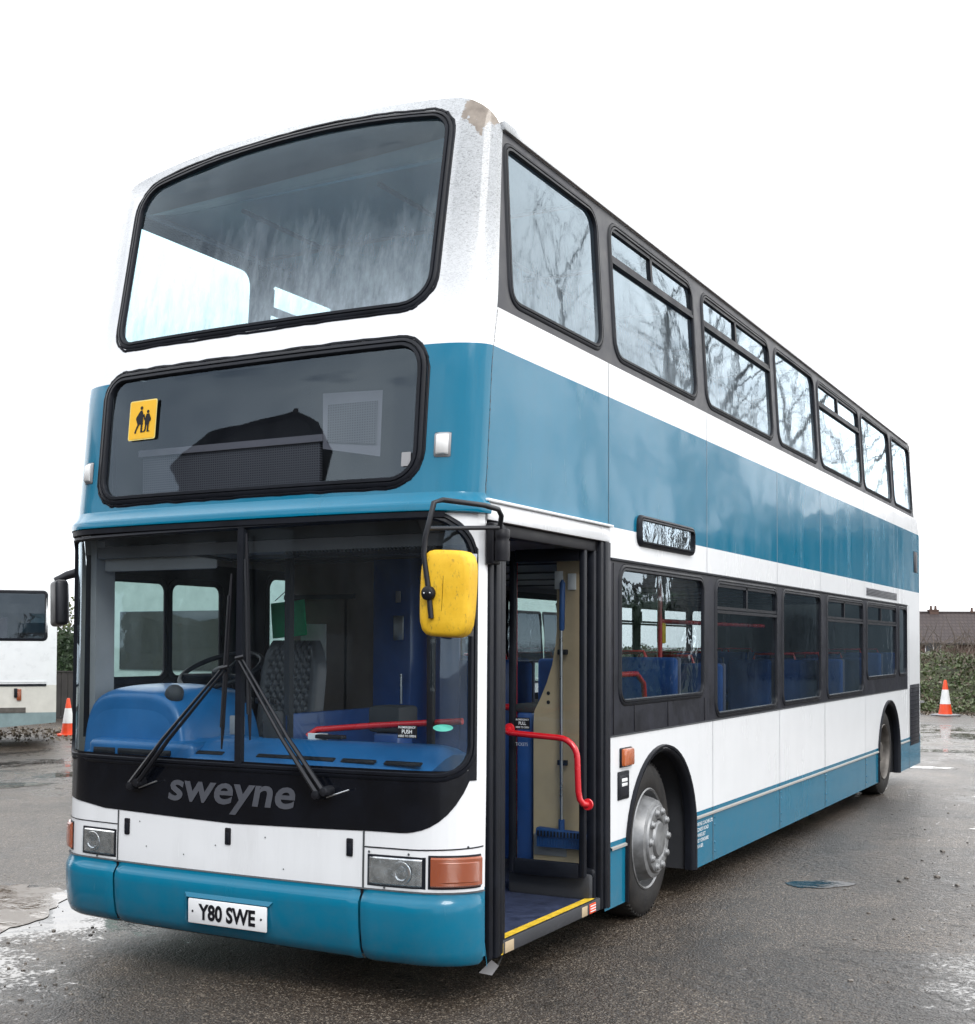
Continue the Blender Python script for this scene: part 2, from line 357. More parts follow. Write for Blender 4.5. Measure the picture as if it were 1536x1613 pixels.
class MB:
    def __init__(s): s.v = []; s.f = []; s.mi = []; s.k = {}; s.mats = []
    def mat(s, m):
        if m not in s.mats: s.mats.append(m)
        return s.mats.index(m)
    def add(s, vs, fs, m, M4=None):
        b = len(s.v); i = s.mat(m)
        for p in vs:
            p = Vector(p)
            s.v.append(tuple(M4 @ p if M4 is not None else p))
        for f in fs: s.f.append(tuple(b + j for j in f)); s.mi.append(i)
    def weld(s, p):
        key = (round(p[0], 5), round(p[1], 5), round(p[2], 5))
        if key not in s.k: s.k[key] = len(s.v); s.v.append(tuple(p))
        return s.k[key]
    def wface(s, pts, m):
        ids = []
        for p in pts:
            i = s.weld(p)
            if i not in ids: ids.append(i)
        if len(ids) >= 3: s.f.append(tuple(ids)); s.mi.append(s.mat(m))
    def box(s, c, d, m, M4=None):
        x, y, z = [a / 2 for a in d]
        vs = [(c[0] + i * x, c[1] + j * y, c[2] + k * z) for i in (-1, 1) for j in (-1, 1) for k in (-1, 1)]
        s.add(vs, [(0, 1, 3, 2), (4, 6, 7, 5), (0, 4, 5, 1), (2, 3, 7, 6), (0, 2, 6, 4), (1, 5, 7, 3)], m, M4)
    def rbox(s, c, d, r, m, M4=None, seg=2):
        bm = bmesh.new(); bmesh.ops.create_cube(bm, size=1)
        for v in bm.verts: v.co = Vector((v.co.x * d[0], v.co.y * d[1], v.co.z * d[2]))
        bmesh.ops.bevel(bm, geom=list(bm.edges), offset=min(r, min(d) * .49), segments=seg, affect='EDGES', profile=0.5)
        bm.verts.ensure_lookup_table()
        s.add([v.co + Vector(c) for v in bm.verts], [[v.index for v in f.verts] for f in bm.faces], m, M4); bm.free()
    def tube(s, path, rad, m, n=8, closed=False, caps=True, M4=None, squash=None):
        P = [Vector(p) for p in path]; N = len(P); vs = []; fs = []
        up = None
        for i in range(N):
            if closed: t = (P[(i + 1) % N] - P[i - 1])
            else: t = P[min(i + 1, N - 1)] - P[max(i - 1, 0)]
            t.normalize()
            if up is None:
                a = Vector((0, 0, 1)) if abs(t.z) < .9 else Vector((1, 0, 0))
                u = a.cross(t).normalized()
            else:
                u = (up - t * up.dot(t)).normalized()
            up = u; w = t.cross(u)
            r = rad[i] if isinstance(rad, (list, tuple)) else rad
            for k in range(n):
                a = 2 * PI * k / n
                vs.append(P[i] + u * math.cos(a) * r + w * math.sin(a) * r)
        for i in range(N if closed else N - 1):
            for k in range(n):
                a = i * n + k; b = i * n + (k + 1) % n; j = ((i + 1) % N) * n
                fs.append((a, b, j + (k + 1) % n, j + k))
        if caps and not closed: fs.append(tuple(range(n))[::-1]); fs.append(tuple((N - 1) * n + k for k in range(n)))
        s.add(vs, fs, m, M4)
    def lathe(s, prof, m, n=32, M4=None, axis='z'):
        # prof: (r, h); around axis
        vs = []; fs = []
        for r, h in prof:
            for k in range(n):
                a = 2 * PI * k / n
                if axis == 'z': vs.append((r * math.cos(a), r * math.sin(a), h))
                elif axis == 'x': vs.append((h, r * math.cos(a), r * math.sin(a)))
                else: vs.append((r * math.cos(a), h, -r * math.sin(a)))
        for i in range(len(prof) - 1):
            for k in range(n):
                fs.append((i * n + k, i * n + (k + 1) % n, (i + 1) * n + (k + 1) % n, (i + 1) * n + k))
        s.add(vs, fs, m, M4)
    def prism(s, poly, vec, m, M4=None):
        n = len(poly); v = Vector(vec); P = [Vector(p) for p in poly]
        vs = P + [p + v for p in P]
        fs = [tuple(range(n))[::-1], tuple(range(n, 2 * n))] + [(i, (i + 1) % n, n + (i + 1) % n, n + i) for i in range(n)]
        s.add(vs, fs, m, M4)
    def grid(s, rows, m, M4=None, flip=False):
        nr, nc = len(rows), len(rows[0])
        fs = [(i * nc + j, i * nc + j + 1, (i + 1) * nc + j + 1, (i + 1) * nc + j) for i in range(nr - 1) for j in range(nc - 1)]
        if flip: fs = [f[::-1] for f in fs]
        s.add([p for r in rows for p in r], fs, m, M4)
    def build(s, name, parent=None, smooth=35, loc=None, label=None, recalc=False):
        me = bpy.data.meshes.new(name)
        me.from_pydata([tuple(v) for v in s.v], [], s.f)
        for mt in s.mats: me.materials.append(mt)
        me.polygons.foreach_set('material_index', s.mi)
        if recalc:
            bm = bmesh.new(); bm.from_mesh(me); bmesh.ops.recalc_face_normals(bm, faces=bm.faces); bm.to_mesh(me); bm.free()
        if smooth:
            me.polygons.foreach_set('use_smooth', [True] * len(me.polygons))
            me.set_sharp_from_angle(angle=R(smooth))
        me.validate(); me.update()
        o = bpy.data.objects.new(name, me)
        link(o, parent)
        if loc: o.location = loc
        if label: o['label'] = label
        return o

def text_mesh(txt, size=1.0, bold=0.0, shear=0.0, spacing=1.0):
    cu = bpy.data.curves.new('txt', 'FONT'); cu.body = txt; cu.size = size; cu.offset = bold; cu.shear = shear
    cu.space_character = spacing; cu.fill_mode = 'FRONT'; cu.resolution_u = 4
    o = bpy.data.objects.new('txt', cu); C.objects.link(o)
    bpy.context.view_layer.update()
    me = bpy.data.meshes.new_from_object(o.evaluated_get(bpy.context.evaluated_depsgraph_get()))
    vs = [v.co.copy() for v in me.vertices]; fs = [tuple(p.vertices) for p in me.polygons]
    bpy.data.objects.remove(o); bpy.data.curves.remove(cu); bpy.data.meshes.remove(me)
    x0 = min(v.x for v in vs); x1 = max(v.x for v in vs); y0 = min(v.y for v in vs); y1 = max(v.y for v in vs)
    return vs, fs, (x0, x1, y0, y1)
def text_to(mb, txt, mat, fn, w, h, bold=0.0, shear=0.0, mirror=False):
    """fits text in a w x h box; fn(u,v) -> 3d point"""
    vs, fs, (x0, x1, y0, y1) = text_mesh(txt, 1.0, bold, shear)
    P = []
    for v in vs:
        u = (v.x - x0) / (x1 - x0) * w
        if mirror: u = w - u
        P.append(fn(u, (v.y - y0) / (y1 - y0) * h))
    if mirror: fs = [f[::-1] for f in fs]
    mb.add(P, fs, mat)

def lerp_tab(tab, x):
    if x <= tab[0][0]: return tab[0][1]
    for (a, b), (c, d) in zip(tab, tab[1:]):
        if x <= c: return b + (d - b) * (x - a) / (c - a)
    return tab[-1][1]

# ---------------------------------------------------------------- bus body surfaces (metres; nearside = +X, front = -Y)
YE = [(.15, -.34), (.2, -.37), (.3, -.385), (.6, -.385), (1.0, -.375), (2.2, -.365), (2.28, -.345), (2.45, -.321), (2.95, -.275), (3.1, -.245),
      (3.3, -.197), (3.5, -.158), (3.9, -.079), (4.0, -.059), (4.1, -.038), (4.2, -.012), (4.3, .03), (4.4, .12)]
def ye(z): return lerp_tab(YE, z)
def bcor(z): return lerp_tab([(2.1, .21), (2.35, .155), (3.2, .155), (4.1, .12)], z)
def XS(z): return 1.25 - .058 * max(0, min(z, 4.15) - 3.2)
def front(t, z, off=0.0):
    def P(t, z):
        a = abs(t); s = 1 if t >= 0 else -1
        if a <= 1.0: return Vector((t, ye(z) - .04 * (1 - a ** 2.6), z))
        th = min((a - 1) / .3, 1) * PI / 2
        w = XS(z) - 1.0; return Vector((s * (1.0 + w * math.sin(th)), ye(z) + .104 * w * math.sin(th) + (bcor(z) - .104 * w) * (1 - math.cos(th)), z))
    p = P(t, z)
    if off:
        e = .004
        du = P(min(t + e, 1.3), z) - P(max(t - e, -1.3), z); dz = P(t, z + e) - P(t, z - e)
        n = du.cross(dz); n.normalize(); p = p + n * off
    return p
def seam_y(z): return ye(z) + bcor(z)
def side_fn(sg):
    def f(y, z, off=0.0):
        yy = y
        if y < .1: yy = seam_y(z) + (.1 - seam_y(z)) * (y + .15) / .25
        if y > 11.0:   # rear rake of the upper deck
            yy = 11.0 + (y - 11.0) * lerp_tab([(3.0, 1.0), (3.2, .6), (4.1, -.4)], z)
        nz = .058 if z > 3.2 else 0
        return Vector((sg * (XS(z) + off), yy, z + off * nz))
    return f
NEAR, OFF = side_fn(1), side_fn(-1)
def ztop(t):
    a = abs(t)
    if a <= 1: return 4.33 + .035 * t - .085 * t * t
    z1 = 4.33 + (.035 if t > 0 else -.035) - .085
    return z1 + (4.10 - z1) * ((a - 1) / .3) ** 1.3

class Hole:
    def __init__(s, x0, x1, z0, z1, r=.08, rr=None, zb=None, zt=None):
        s.x0, s.x1 = x0, x1
        s.zb = zb or (lambda t: z0); s.zt = zt or (lambda t: z1)
        s.r = rr or (r, r, r, r)   # bl br tr tl
    def _lift(s, t, rl, rh):
        l = 0
        if rl and t < s.x0 + rl: d = s.x0 + rl - t; l = rl - math.sqrt(max(0, rl * rl - d * d))
        if rh and t > s.x1 - rh: d = t - s.x1 + rh; l = rh - math.sqrt(max(0, rh * rh - d * d))
        return l
    def lo(s, t): return s.zb(t) + s._lift(t, s.r[0], s.r[1])
    def hi(s, t): return s.zt(t) - s._lift(t, s.r[3], s.r[2])
    def breaks(s, n=5):
        b = [s.x0, s.x1]
        for r in (s.r[0], s.r[3]):
            b += [s.x0 + r * (1 - math.cos(k * PI / 2 / n)) for k in range(1, n + 1)] if r else []
        for r in (s.r[1], s.r[2]):
            b += [s.x1 - r * (1 - math.cos(k * PI / 2 / n)) for k in range(1, n + 1)] if r else []
        return b
    def path(s, step=.12):
        ts = merge(s.breaks(6) + frange(s.x0, s.x1, step), s.x0, s.x1)
        p = [(t, s.lo(t)) for t in ts] + [(t, s.hi(t)) for t in reversed(ts)]
        out = []
        for q in p:
            if not out or math.dist(q, out[-1]) > 1e-4: out.append(q)
        if math.dist(out[0], out[-1]) < 1e-4: out.pop()
        return out
    def grow(s, g):
        h = Hole(s.x0 - g, s.x1 + g, 0, 0, rr=tuple((r + g if r else 0) for r in s.r), zb=lambda t: s.zb(t) - g, zt=lambda t: s.zt(t) + g)
        return h
class Arch(Hole):
    def __init__(s, yc, zc, r):
        s.x0, s.x1 = yc - r, yc + r; s.yc, s.zc, s.rad = yc, zc, r; s.r = (0, 0, 0, 0)
    def lo(s, t): return -9
    def hi(s, t): return s.zc + math.sqrt(max(0, s.rad ** 2 - (t - s.yc) ** 2))
    def breaks(s, n=14): return [s.yc - s.rad * math.cos(k * PI / n) for k in range(n + 1)]
def frange(a, b, st):
    n = max(1, int(math.ceil((b - a) / st))); return [a + (b - a) * i / n for i in range(n + 1)]
def merge(l, a, b, eps=1e-4):
    l = sorted(x for x in l if a - 1e-6 <= x <= b + 1e-6); o = []
    for x in l:
        if not o or x - o[-1] > eps: o.append(x)
    return o
def skin(mb, surf, x0, x1, zlo, zhi, holes, matfn, xb=(), zb=(), off=0.0, flip=False, xs=.15, zs=.15):
    if not callable(zlo): _a = zlo; zlo = lambda t: _a
    if not callable(zhi): _b = zhi; zhi = lambda t: _b
    br = [x0, x1] + list(xb) + frange(x0, x1, xs)
    for h in holes: br += h.breaks()
    br = merge(br, x0, x1)
    zl = sorted(set(list(zb) + frange(0, 4.5, zs)))
    for ta, tb in zip(br, br[1:]):
        tm = (ta + tb) / 2
        hs = [h for h in holes if h.x0 < tm < h.x1]
        hs.sort(key=lambda h: h.hi(tm))
        cuts = []; cur = zlo
        for h in hs:
            cuts.append((cur, h.lo)); cur = h.hi
        cuts.append((cur, zhi))
        for lo, hi in cuts:
            la, lb, ha, hb = lo(ta), lo(tb), hi(ta), hi(tb)
            if ha <= la and hb <= lb: continue
            ha = max(ha, la); hb = max(hb, lb)
            zz = [None] + [z for z in zl if min(la, lb) < z < max(ha, hb)] + [None]
            for i in range(len(zz) - 1):
                a0 = la if i == 0 else min(max(zz[i], la), ha); b0 = lb if i == 0 else min(max(zz[i], lb), hb)
                a1 = ha if i == len(zz) - 2 else min(max(zz[i + 1], la), ha); b1 = hb if i == len(zz) - 2 else min(max(zz[i + 1], lb), hb)
                if a1 - a0 < 1e-6 and b1 - b0 < 1e-6: continue
                mt = matfn(tm, (a0 + a1 + b0 + b1) / 4)
                if mt is None: continue
                q = [surf(ta, a0, off), surf(tb, b0, off), surf(tb, b1, off), surf(ta, a1, off)]
                if flip: q.reverse()
                mb.wface(q, mt)
def fill(mb, surf, h, m, off, flip=False, xs=.15):
    """glass or panel inside a hole"""
    class _: pass
    skin(mb, surf, h.x0, h.x1, h.lo, h.hi, [], lambda t, z: m, xb=h.breaks(), off=off, flip=flip, xs=xs)
def seal(mb, surf, h, w, th, m, base=-.012, closed=True, pts=None, centre=0.0):
    P = pts or h.path(); n = len(P)
    prof = [(-.5, 0), (-.48, .75), (-.40, .98), (-.12, .92), (-.05, .62), (.0, .62), (.06, .92), (.34, .80), (.46, .55), (.5, 0)]
    rows = []
    for i, (t, z) in enumerate(P):
        if closed: a = P[i - 1]; b = P[(i + 1) % n]
        else: a = P[max(0, i - 1)]; b = P[min(n - 1, i + 1)]
        d = (surf(b[0], b[1]) - surf(a[0], a[1])).normalized()
        p = surf(t, z); e = surf(t, z, .01) - p; e.normalize()
        sd = d.cross(e).normalized()
        rows.append([p + sd * (w * u + centre) + e * (base + (th - base) * v) for u, v in prof])
    if closed: rows.append(rows[0])
    mb.grid(rows, m)

# =====================================================================  THE BUS
bus = empty('double_decker_bus', (0, 0, 0), 0, 'white and teal double-decker bus with open front door and black window bands', 'bus')

UPW = [(.07, 1.19), (1.38, 2.79), (3.0, 4.64), (4.81, 6.09), (6.23, 7.95), (8.08, 9.55), (9.71, 10.85)]
LOW = [(1.44, 2.90, 1.32), (3.17, 4.70, 1.17), (4.89, 6.15, 1.18), (6.40, 7.94, 1.18), (8.14, 9.73, 1.31), (9.91, 10.40, 1.31)]
uph = [Hole(a, b, 3.275, 4.035, .10) for a, b in UPW]
loh = [Hole(a, b, z, 2.075, .075) for a, b, z in LOW]
door_h = Hole(-.145, 1.22, .10, 2.21, 0, rr=(0, 0, 0, 0))
archF = Arch(2.12, .43, .580); archR = Arch(9.30, .43, .585)
drv = [Hole(.0, .465, 1.44, 2.0, .06), Hole(.51, .96, 1.44, 2.0, .06)]
SKB, SKT, BBB, LWT, BB, BT, UWB, ROOF = .18, .545, 1.129, 2.125, 2.30, 3.023, 3.211, 4.10

def side_mat(y, z, near=True):
    if z > UWB: return M['band'] if y < 10.93 else M['white']
    if z > BT: return M['white']
    if z > BB: return M['blue']
    if z > LWT: return M['white']
    if z > BBB:
        if near and y < 1.27: return M['band'] if y > 1.22 else M['white']
        return M['band'] if y < 10.47 else M['white']
    if z > SKT:
        if y > 10.60 and y < 11.28 and z < 1.18: return M['band']
        return M['white']
    return M['blue']

def mk_side(surf, holes, near):
    mb = MB()
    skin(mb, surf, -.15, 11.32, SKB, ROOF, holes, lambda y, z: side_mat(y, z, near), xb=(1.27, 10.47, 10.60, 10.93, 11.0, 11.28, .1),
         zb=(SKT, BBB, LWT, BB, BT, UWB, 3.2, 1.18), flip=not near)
    # panel joints
    def vj(y, z0, z1, m, w=.006):
        rows = [[surf(y - w / 2, z, .0015), surf(y + w / 2, z, .0015)] for z in (z0, z1)]
        mb.grid(rows, m, flip=not near)
    for y in (1.27, 2.98, 4.73, 6.16, 8.02, 9.64):
        vj(y, BB, UWB, M['seam'] if y == 1.27 else M['seam_white'], .006); vj(y, LWT, BB, M['seam_white'])
    for y in (3.10, 4.79, 6.31, 8.06): vj(y, SKT, BBB, M['seam_white'] if y != 6.31 else M['seam']); vj(y, SKB, SKT, M['seam'], .01)
    for y in (10.56,): vj(y, SKB, LWT, M['seam'], .008)
    for y in (9.86,): vj(y, LWT, BT, M['seam_white'])
    # corner joint of the front moulding: a slightly ragged dark line
    for i in range(44):
        z = 2.30 + i * .0205
        w = .003 + .004 * random.random()
        rows = [[surf(-.147, q, .0015), surf(-.147 + w, q, .0015)] for q in (z, z + .017)]
        mb.grid(rows, M['seam'], flip=not near)
    # skirt rub rail
    sg = 1 if near else -1
    for a, b in ((1.30, archF.x0 - .005), (archF.x1 + .02, archR.x0 - .02), (archR.x1 + .02, 10.55)):
        if b - a < .02: continue
        mb.add([(sg * 1.25, a, .497), (sg * 1.262, a, .50), (sg * 1.262, a, .512), (sg * 1.25, a, .517), (sg * 1.25, b, .497), (sg * 1.262, b, .50), (sg * 1.262, b, .512), (sg * 1.25, b, .517)],
               [(0, 1, 5, 4), (1, 2, 6, 5), (2, 3, 7, 6)] if near else [(4, 5, 1, 0), (5, 6, 2, 1), (6, 7, 3, 2)], M['blue'])
    # rivets on skirt panels
    for y in (3.14, 4.83, 6.35, 8.1):
        for z in (.24, .30, .42, .47):
            mb.lathe([(.009, 0), (.007, .004), (0.0005, .006)], M['blue'], 8, Matrix.Translation((sg * 1.25, y, z)), 'x' if near else 'x')
    return mb.build('side_panel', bus, 30)
near_holes = uph + loh + [door_h, archF, archR]
off_holes = uph + [h for h in loh] + drv + [archF, archR]
mk_side(NEAR, near_holes, True)
mk_side(OFF, off_holes, False)

# ---- front skin
uws = Hole(-.965, .965, 3.235, 4.19, rr=(.10, .15, .09, .13), zt=lambda t: 4.238 + .035 * t - .095 * t * t)
blind = Hole(-.965, .965, 2.395, 3.035, rr=(.11, .13, .12, .10))
ws = Hole(-1.205, 1.205, 1.055, 2.205, rr=(.07, .13, .20, .05), zt=lambda t: 2.205 + .012 * t)
def front_mat(t, z):
    if z < .53: return M['blue']
    if z > BT: return M['white']
    if z > 2.28: return M['blue']
    return M['white']
mb = MB()
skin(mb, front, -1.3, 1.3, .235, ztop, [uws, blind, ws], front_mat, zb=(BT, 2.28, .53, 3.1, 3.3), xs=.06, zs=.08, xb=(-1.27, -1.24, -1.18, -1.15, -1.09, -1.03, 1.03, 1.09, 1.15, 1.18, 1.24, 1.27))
fp = mb.build('front_panel', bus, 40)

# lower black band on the front with its curved edge
def zb_band(t):
    base = .775 + .018 * min(abs(t), .8) / .8
    if t > .92: base += .32 * ((t - .92) / .315) ** 2.8
    if t < -.85: base += .05 * ((-t - .85) / .4)
    return min(base, 1.15)
mb = MB()
skin(mb, front, -1.262, 1.238, zb_band, lambda t: 1.075, [], lambda t, z: M['gloss_black'], off=.003, xs=.03, zs=.1)
skin(mb, front, 1.196, 1.236, lambda t: 1.03, lambda t: 2.12 - (t - 1.196) * 1.2, [], lambda t, z: M['gloss_black'], off=.003, xs=.02)
skin(mb, front, -1.262, -1.20, lambda t: 1.03, lambda t: 2.235, [], lambda t, z: M['gloss_black'], off=.003, xs=.02)
mb.build('lower_front_band', bus, 40)

# blue cantrail lip above the windscreen
mb = MB()
rows = []
for t in frange(-1.3, 1.3, .05):
    rows.append([front(t, 2.232, .004), front(t, 2.235, .03), front(t, 2.262, .036), front(t, 2.275, .03), front(t, 2.30, .012), front(t, 2.33, .002)])
mb.grid(rows, M['blue'], flip=True)
rows = [[front(t, 2.205, .004), front(t, 2.208, .018), front(t, 2.232, .024), front(t, 2.238, .01)] for t in frange(-1.28, 1.1, .05)]
mb.grid(rows, M['rubber'], flip=True)
mb.build('cantrail_lip', bus, 50)

# rubber seals on the front
def ragged(h, amp):
    P = h.path(.06); n = len(P); out = []
    for i, (t, z) in enumerate(P):
        a, b = P[i - 1], P[(i + 1) % n]; dx, dz = b[0] - a[0], b[1] - a[1]; l = math.hypot(dx, dz) or 1
        k = random.uniform(-amp, amp); out.append((t + dz / l * k, z - dx / l * k))
    return out
def glazing(name, surf, h, glass, w=.05, th=.018, off=-.008, flip=False, parent=bus, sealmat=None, grow=.012, label=None):
    mb = MB(); fill(mb, surf, h.grow(.01), glass, off, flip)
    g = mb.build(name, parent, 40, label=label)
    mb = MB(); seal(mb, surf, h.grow(grow), w, th, sealmat or M['rubber'])
    mb.build('seal', g, 50, recalc=True)
    return g
gu = glazing('upper_windscreen', front, uws, M['glass_up_front'], .046, .011)
gb = glazing('destination_window', front, blind, M['glass_blind'], .050, .012)
gw = glazing('windscreen', front, ws, M['glass_front'], .044, .012)
# extra hard sealant bead round the old rubbers
for g, h in ((gu, uws), (gb, blind)):
    mb = MB()
    P = ragged(h.grow(.040), .0035)
    seal(mb, front, h, .014, .006, M['rubber'], base=-.004, pts=P)
    mb.build('sealant_bead', g, 50, recalc=True)
# centre division of the windscreen
mb = MB()
rows = [[front(.034 + dx, z, o) for dx, o in ((-.024, -.01), (-.018, .012), (.018, .012), (.024, -.01))] for z in frange(1.05, 2.21, .1)]
mb.grid(rows, M['rubber']); mb.build('centre_division', gw, 50, recalc=True)

# ---- side windows
hop_up = {1, 2, 4}; hop_lo = {1: 3.90, 3: 7.11, 4: 8.88}
def window(surf, h, glass, near, hop=None, rail=None, inset=-.012):
    g = MB(); fill(g, surf, h.grow(.006), glass, inset, not near, xs=.6)
    go = g.build('window', bus, 40)
    s_ = MB(); seal(s_, surf, h.grow(.010), .042, .010, M['rubber'])
    s_.build('window_frame', go, 50, recalc=True)
    if hop:
        f = MB(); sg = 1 if near else -1
        def bar(y0, y1, z0, z1, o=.006):
            P = [surf(y0, z0, o), surf(y1, z0, o), surf(y1, z1, o), surf(y0, z1, o)]
            Q = [surf(y0, z0, -.025), surf(y1, z0, -.025), surf(y1, z1, -.025), surf(y0, z1, -.025)]
            f.add(P + Q, [(0, 1, 2, 3), (4, 7, 6, 5), (0, 4, 5, 1), (1, 5, 6, 2), (2, 6, 7, 3), (3, 7, 4, 0)], M['rubber'])
        bar(h.x0 + .004, h.x1 - .004, rail - .024, rail - .003, .010)
        bar(h.x0 + .004, h.x1 - .004, rail + .003, rail + .024, .004)
        bar(hop - .016, hop + .016, rail + .024, h.zt(0) - .012, .002)
        bar(h.x0 + .03, h.x1 - .03, h.zt(0) - .03, h.zt(0) - .006, .002)
        bar(h.x0 + .004, h.x0 + .022, rail + .024, h.zt(0) - .06, .002)
        bar(h.x1 - .022, h.x1 - .004, rail + .024, h.zt(0) - .06, .002)
        f.build('hopper_frame', go, 30, recalc=True)
    return go
near_lo = []
for i, h in enumerate(uph):
    window(NEAR, h, M['glass_up'], True, hop=(h.x0 * .53 + h.x1 * .47) if i in hop_up else None, rail=3.835)
    window(OFF, h, M['glass_up_off'], False, hop=(h.x0 + h.x1) / 2 if i in hop_up else None, rail=3.835)
for i, h in enumerate(loh):
    near_lo.append(window(NEAR, h, M['glass_low'], True, hop=hop_lo.get(i), rail=1.885))
    window(OFF, h, M['glass_low'], False, hop=hop_lo.get(i), rail=1.885)
for h in drv: window(OFF, h, M['glass_door'], False)

# ---- roof
mb = MB()
outline = []
for t in merge(frange(-1.3, 1.3, .06), -1.3, 1.3): outline.append(front(t, ztop(t)))
ys = frange(.1, 10.82, .5)
for y in ys: outline.append(NEAR(y, ROOF))
outline += [Vector((1.15, 10.93, 4.10)), Vector((.9, 11.0, 4.12)), Vector((.4, 11.02, 4.14)), Vector((-.4, 11.02, 4.14)), Vector((-.9, 11.0, 4.12)), Vector((-1.15, 10.93, 4.10))]
for y in reversed(ys): outline.append(OFF(y, ROOF))
loops = []
for s in (0, .012, .03, .06, .11, .2, .35, .6, 1.0):
    lp = []
    for p in outline:
        c = Vector((0, min(max(p.y, 1.3), 9.7), 0))
        q = p.lerp(Vector((c.x, c.y, p.z)), s)
        q.z = p.z + (4.40 - p.z) * (math.sin(min(1, s) * PI / 2) ** .62)
        lp.append(q)
    lp.append(lp[0]); loops.append(lp)
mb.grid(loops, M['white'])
# rain gutter along both sides
for sg, sf in ((1, NEAR), (-1, OFF)):
    mb.rbox((sg * (XS(4.1) + .002), 5.45, 4.125), (.034, 10.75, .046), .008, M['white'])
mb.build('roof', bus, 45)

# ---- rear
mb = MB()
def rear(x, z, off=0):
    return Vector((x, lerp_tab([(3.0, 11.32), (3.2, 11.19), (4.1, 10.93)], z) + .05 * (1 - abs(x / 1.25) ** 6) + off, z))
rwin = Hole(-.9, .9, 3.3, 3.95, .1)
def rmat(x, z): return M['white'] if z > BT or SKT < z < BB else M['blue']
skin(mb, rear, -XS(4.1) - .0, XS(4.1) + .0, .3, 4.12, [rwin], rmat, zb=(BT, SKT, BB, 3.0, 3.2), flip=True, xs=.2)
for sg in (-1, 1):
    rows = [[Vector((sg * XS(4.1), rear(XS(4.1), z).y, z)), Vector((sg * XS(z), OFF(11.32, z).y, z))] for z in frange(.3, 4.1, .2)]
    mb.grid(rows, M['white'], flip=sg < 0)
mb.build('rear_panel', bus, 40)
mb = MB(); fill(mb, rear, rwin.grow(.01), M['glass_up_off'], -.005, True); gr = mb.build('rear_window', bus, 40)
mb = MB()
for sg in (-1, 1):
    mb.rbox((sg * 1.12, 11.36, 1.0), (.12, .04, .45), .015, M['amber_dim'])
    mb.build('rear_lamp', bus, 40); mb = MB()

# ---- bumper (three mouldings)
BP = [(.212, -.05), (.218, -.012), (.236, .010), (.28, .027), (.36, .036), (.44, .040), (.475, .038), (.495, .026), (.512, .012), (.53, .010), (.536, -.005)]
def bumper(t0, t1, name):
    mb = MB(); rows = []
    for t in frange(t0, t1, .03):
        e = min(t - t0, t1 - t); dip = -.010 if e < .004 else 0
        bulge = 0.0
        kk = 1 - .62 * max(0, min(1, (abs(t) - 1.0) / .25))
        rows.append([front(t, z - (.02 if t > 0 else 0) * max(0, .35 - z) / .15 * min(1, t), o * (kk if o > 0 else 1) + dip) for z, o in BP])
    mb.grid(rows, M['blue'], flip=True)
    # dark return inside the joint
    return mb.build(name, bus, 50)
bumper(-1.29, -.752, 'corner_bumper'); bumper(-.740, .740, 'bumper'); bumper(.752, 1.29, 'corner_bumper')
mb = MB()
for x in (-.746, .746):
    mb.grid([[front(x - .008, z, .004), front(x + .008, z, .004)] for z in frange(.24, .53, .03)], M['ink'])
mb.grid([[front(t, .531, .012), front(t, .537, .004)] for t in frange(-1.29, 1.29, .05)], M['seam'])
mb.build('bumper_joint', bus, 0)
# number plate with its recess
mb = MB()
mb.rbox((.022, 0, .349), (.475, .012, .118), .006, M['plate'])
pl = mb.build('number_plate', bus, 30, loc=(0, ye(.35) - .04 - .052, 0))
mb = MB()
text_to(mb, 'Y80 SWE', M['ink'], lambda u, v: Vector((-.148 + u, -.0085, .311 + v)), .345, .078, bold=.036)
for x in (-.185, .23): mb.lathe([(.006, 0), (.005, -.003), (.0003, -.004)], M['ink'], 10, Matrix.Translation((x, -.006, .349)), 'y')
mb.build('plate_lettering', pl, 0)
mb = MB()
yb = ye(.35) - .04
mb.add([(-.25, yb - .041, .433), (.285, yb - .041, .433), (.268, yb - .053, .413), (-.228, yb - .053, .413), (-.25, yb - .0395, .30), (-.228, yb - .053, .292)],
       [(0, 3, 2, 1), (0, 4, 5, 3)], M['blue'])
mb.build('plate_surround', bus, 0)
# ---- 'sweyne' lettering
mb = MB()
text_to(mb, 'sweyne', M['grey_letter'], lambda u, v: front(-.405 + u, .818 + v, .006), .78, .148, bold=.021, shear=.16)
mb.build('front_lettering', bus, 0)
# ---- bonnet joints and slots
for x in (-.75, .75):
    mb = MB(); mb.grid([[front(x - .005, z, .0025), front(x + .005, z, .0025)] for z in frange(.535, .79, .03)], M['seam'], flip=True); mb.build('panel_joint', bus, 0)
mb = MB(); mb.grid([[front(t, .718 + (.04 * max(0, t - 1.0)), .0025), front(t, .724 + (.04 * max(0, t - 1.0)), .0025)] for t in frange(.755, 1.285, .03)], M['ink']); mb.build('panel_joint', bus, 0)
mb = MB(); mb.grid([[front(t, .716, .0025), front(t, .721, .0025)] for t in frange(-1.285, -.755, .03)], M['ink']); mb.build('panel_joint', bus, 0)
mb = MB()
for t, z in ((-.6, .74), (-.55, .62), (-.3, .60), (.2, .72), (.31, .58), (-.1, .66)):
    mb.grid([[front(t, z, .002), front(t + .007, z, .002)], [front(t, z + .006, .002), front(t + .006, z + .007, .002)]], M['seam'])
for t, z in ((.86, .545), (-.9, .545), (1.2, .735), (1.205, .63), (.78, .70), (.98, .70)):
    mb.lathe([(.006, 0), (.0045, .003), (.0003, .004)], M['seam'], 8, Matrix.Translation(front(t, z, .004)) @ Matrix.Rotation(PI / 2, 4, 'X'))
o_ = mb.build('stone_chips', bus, 0); tag(o_, kind='stuff')
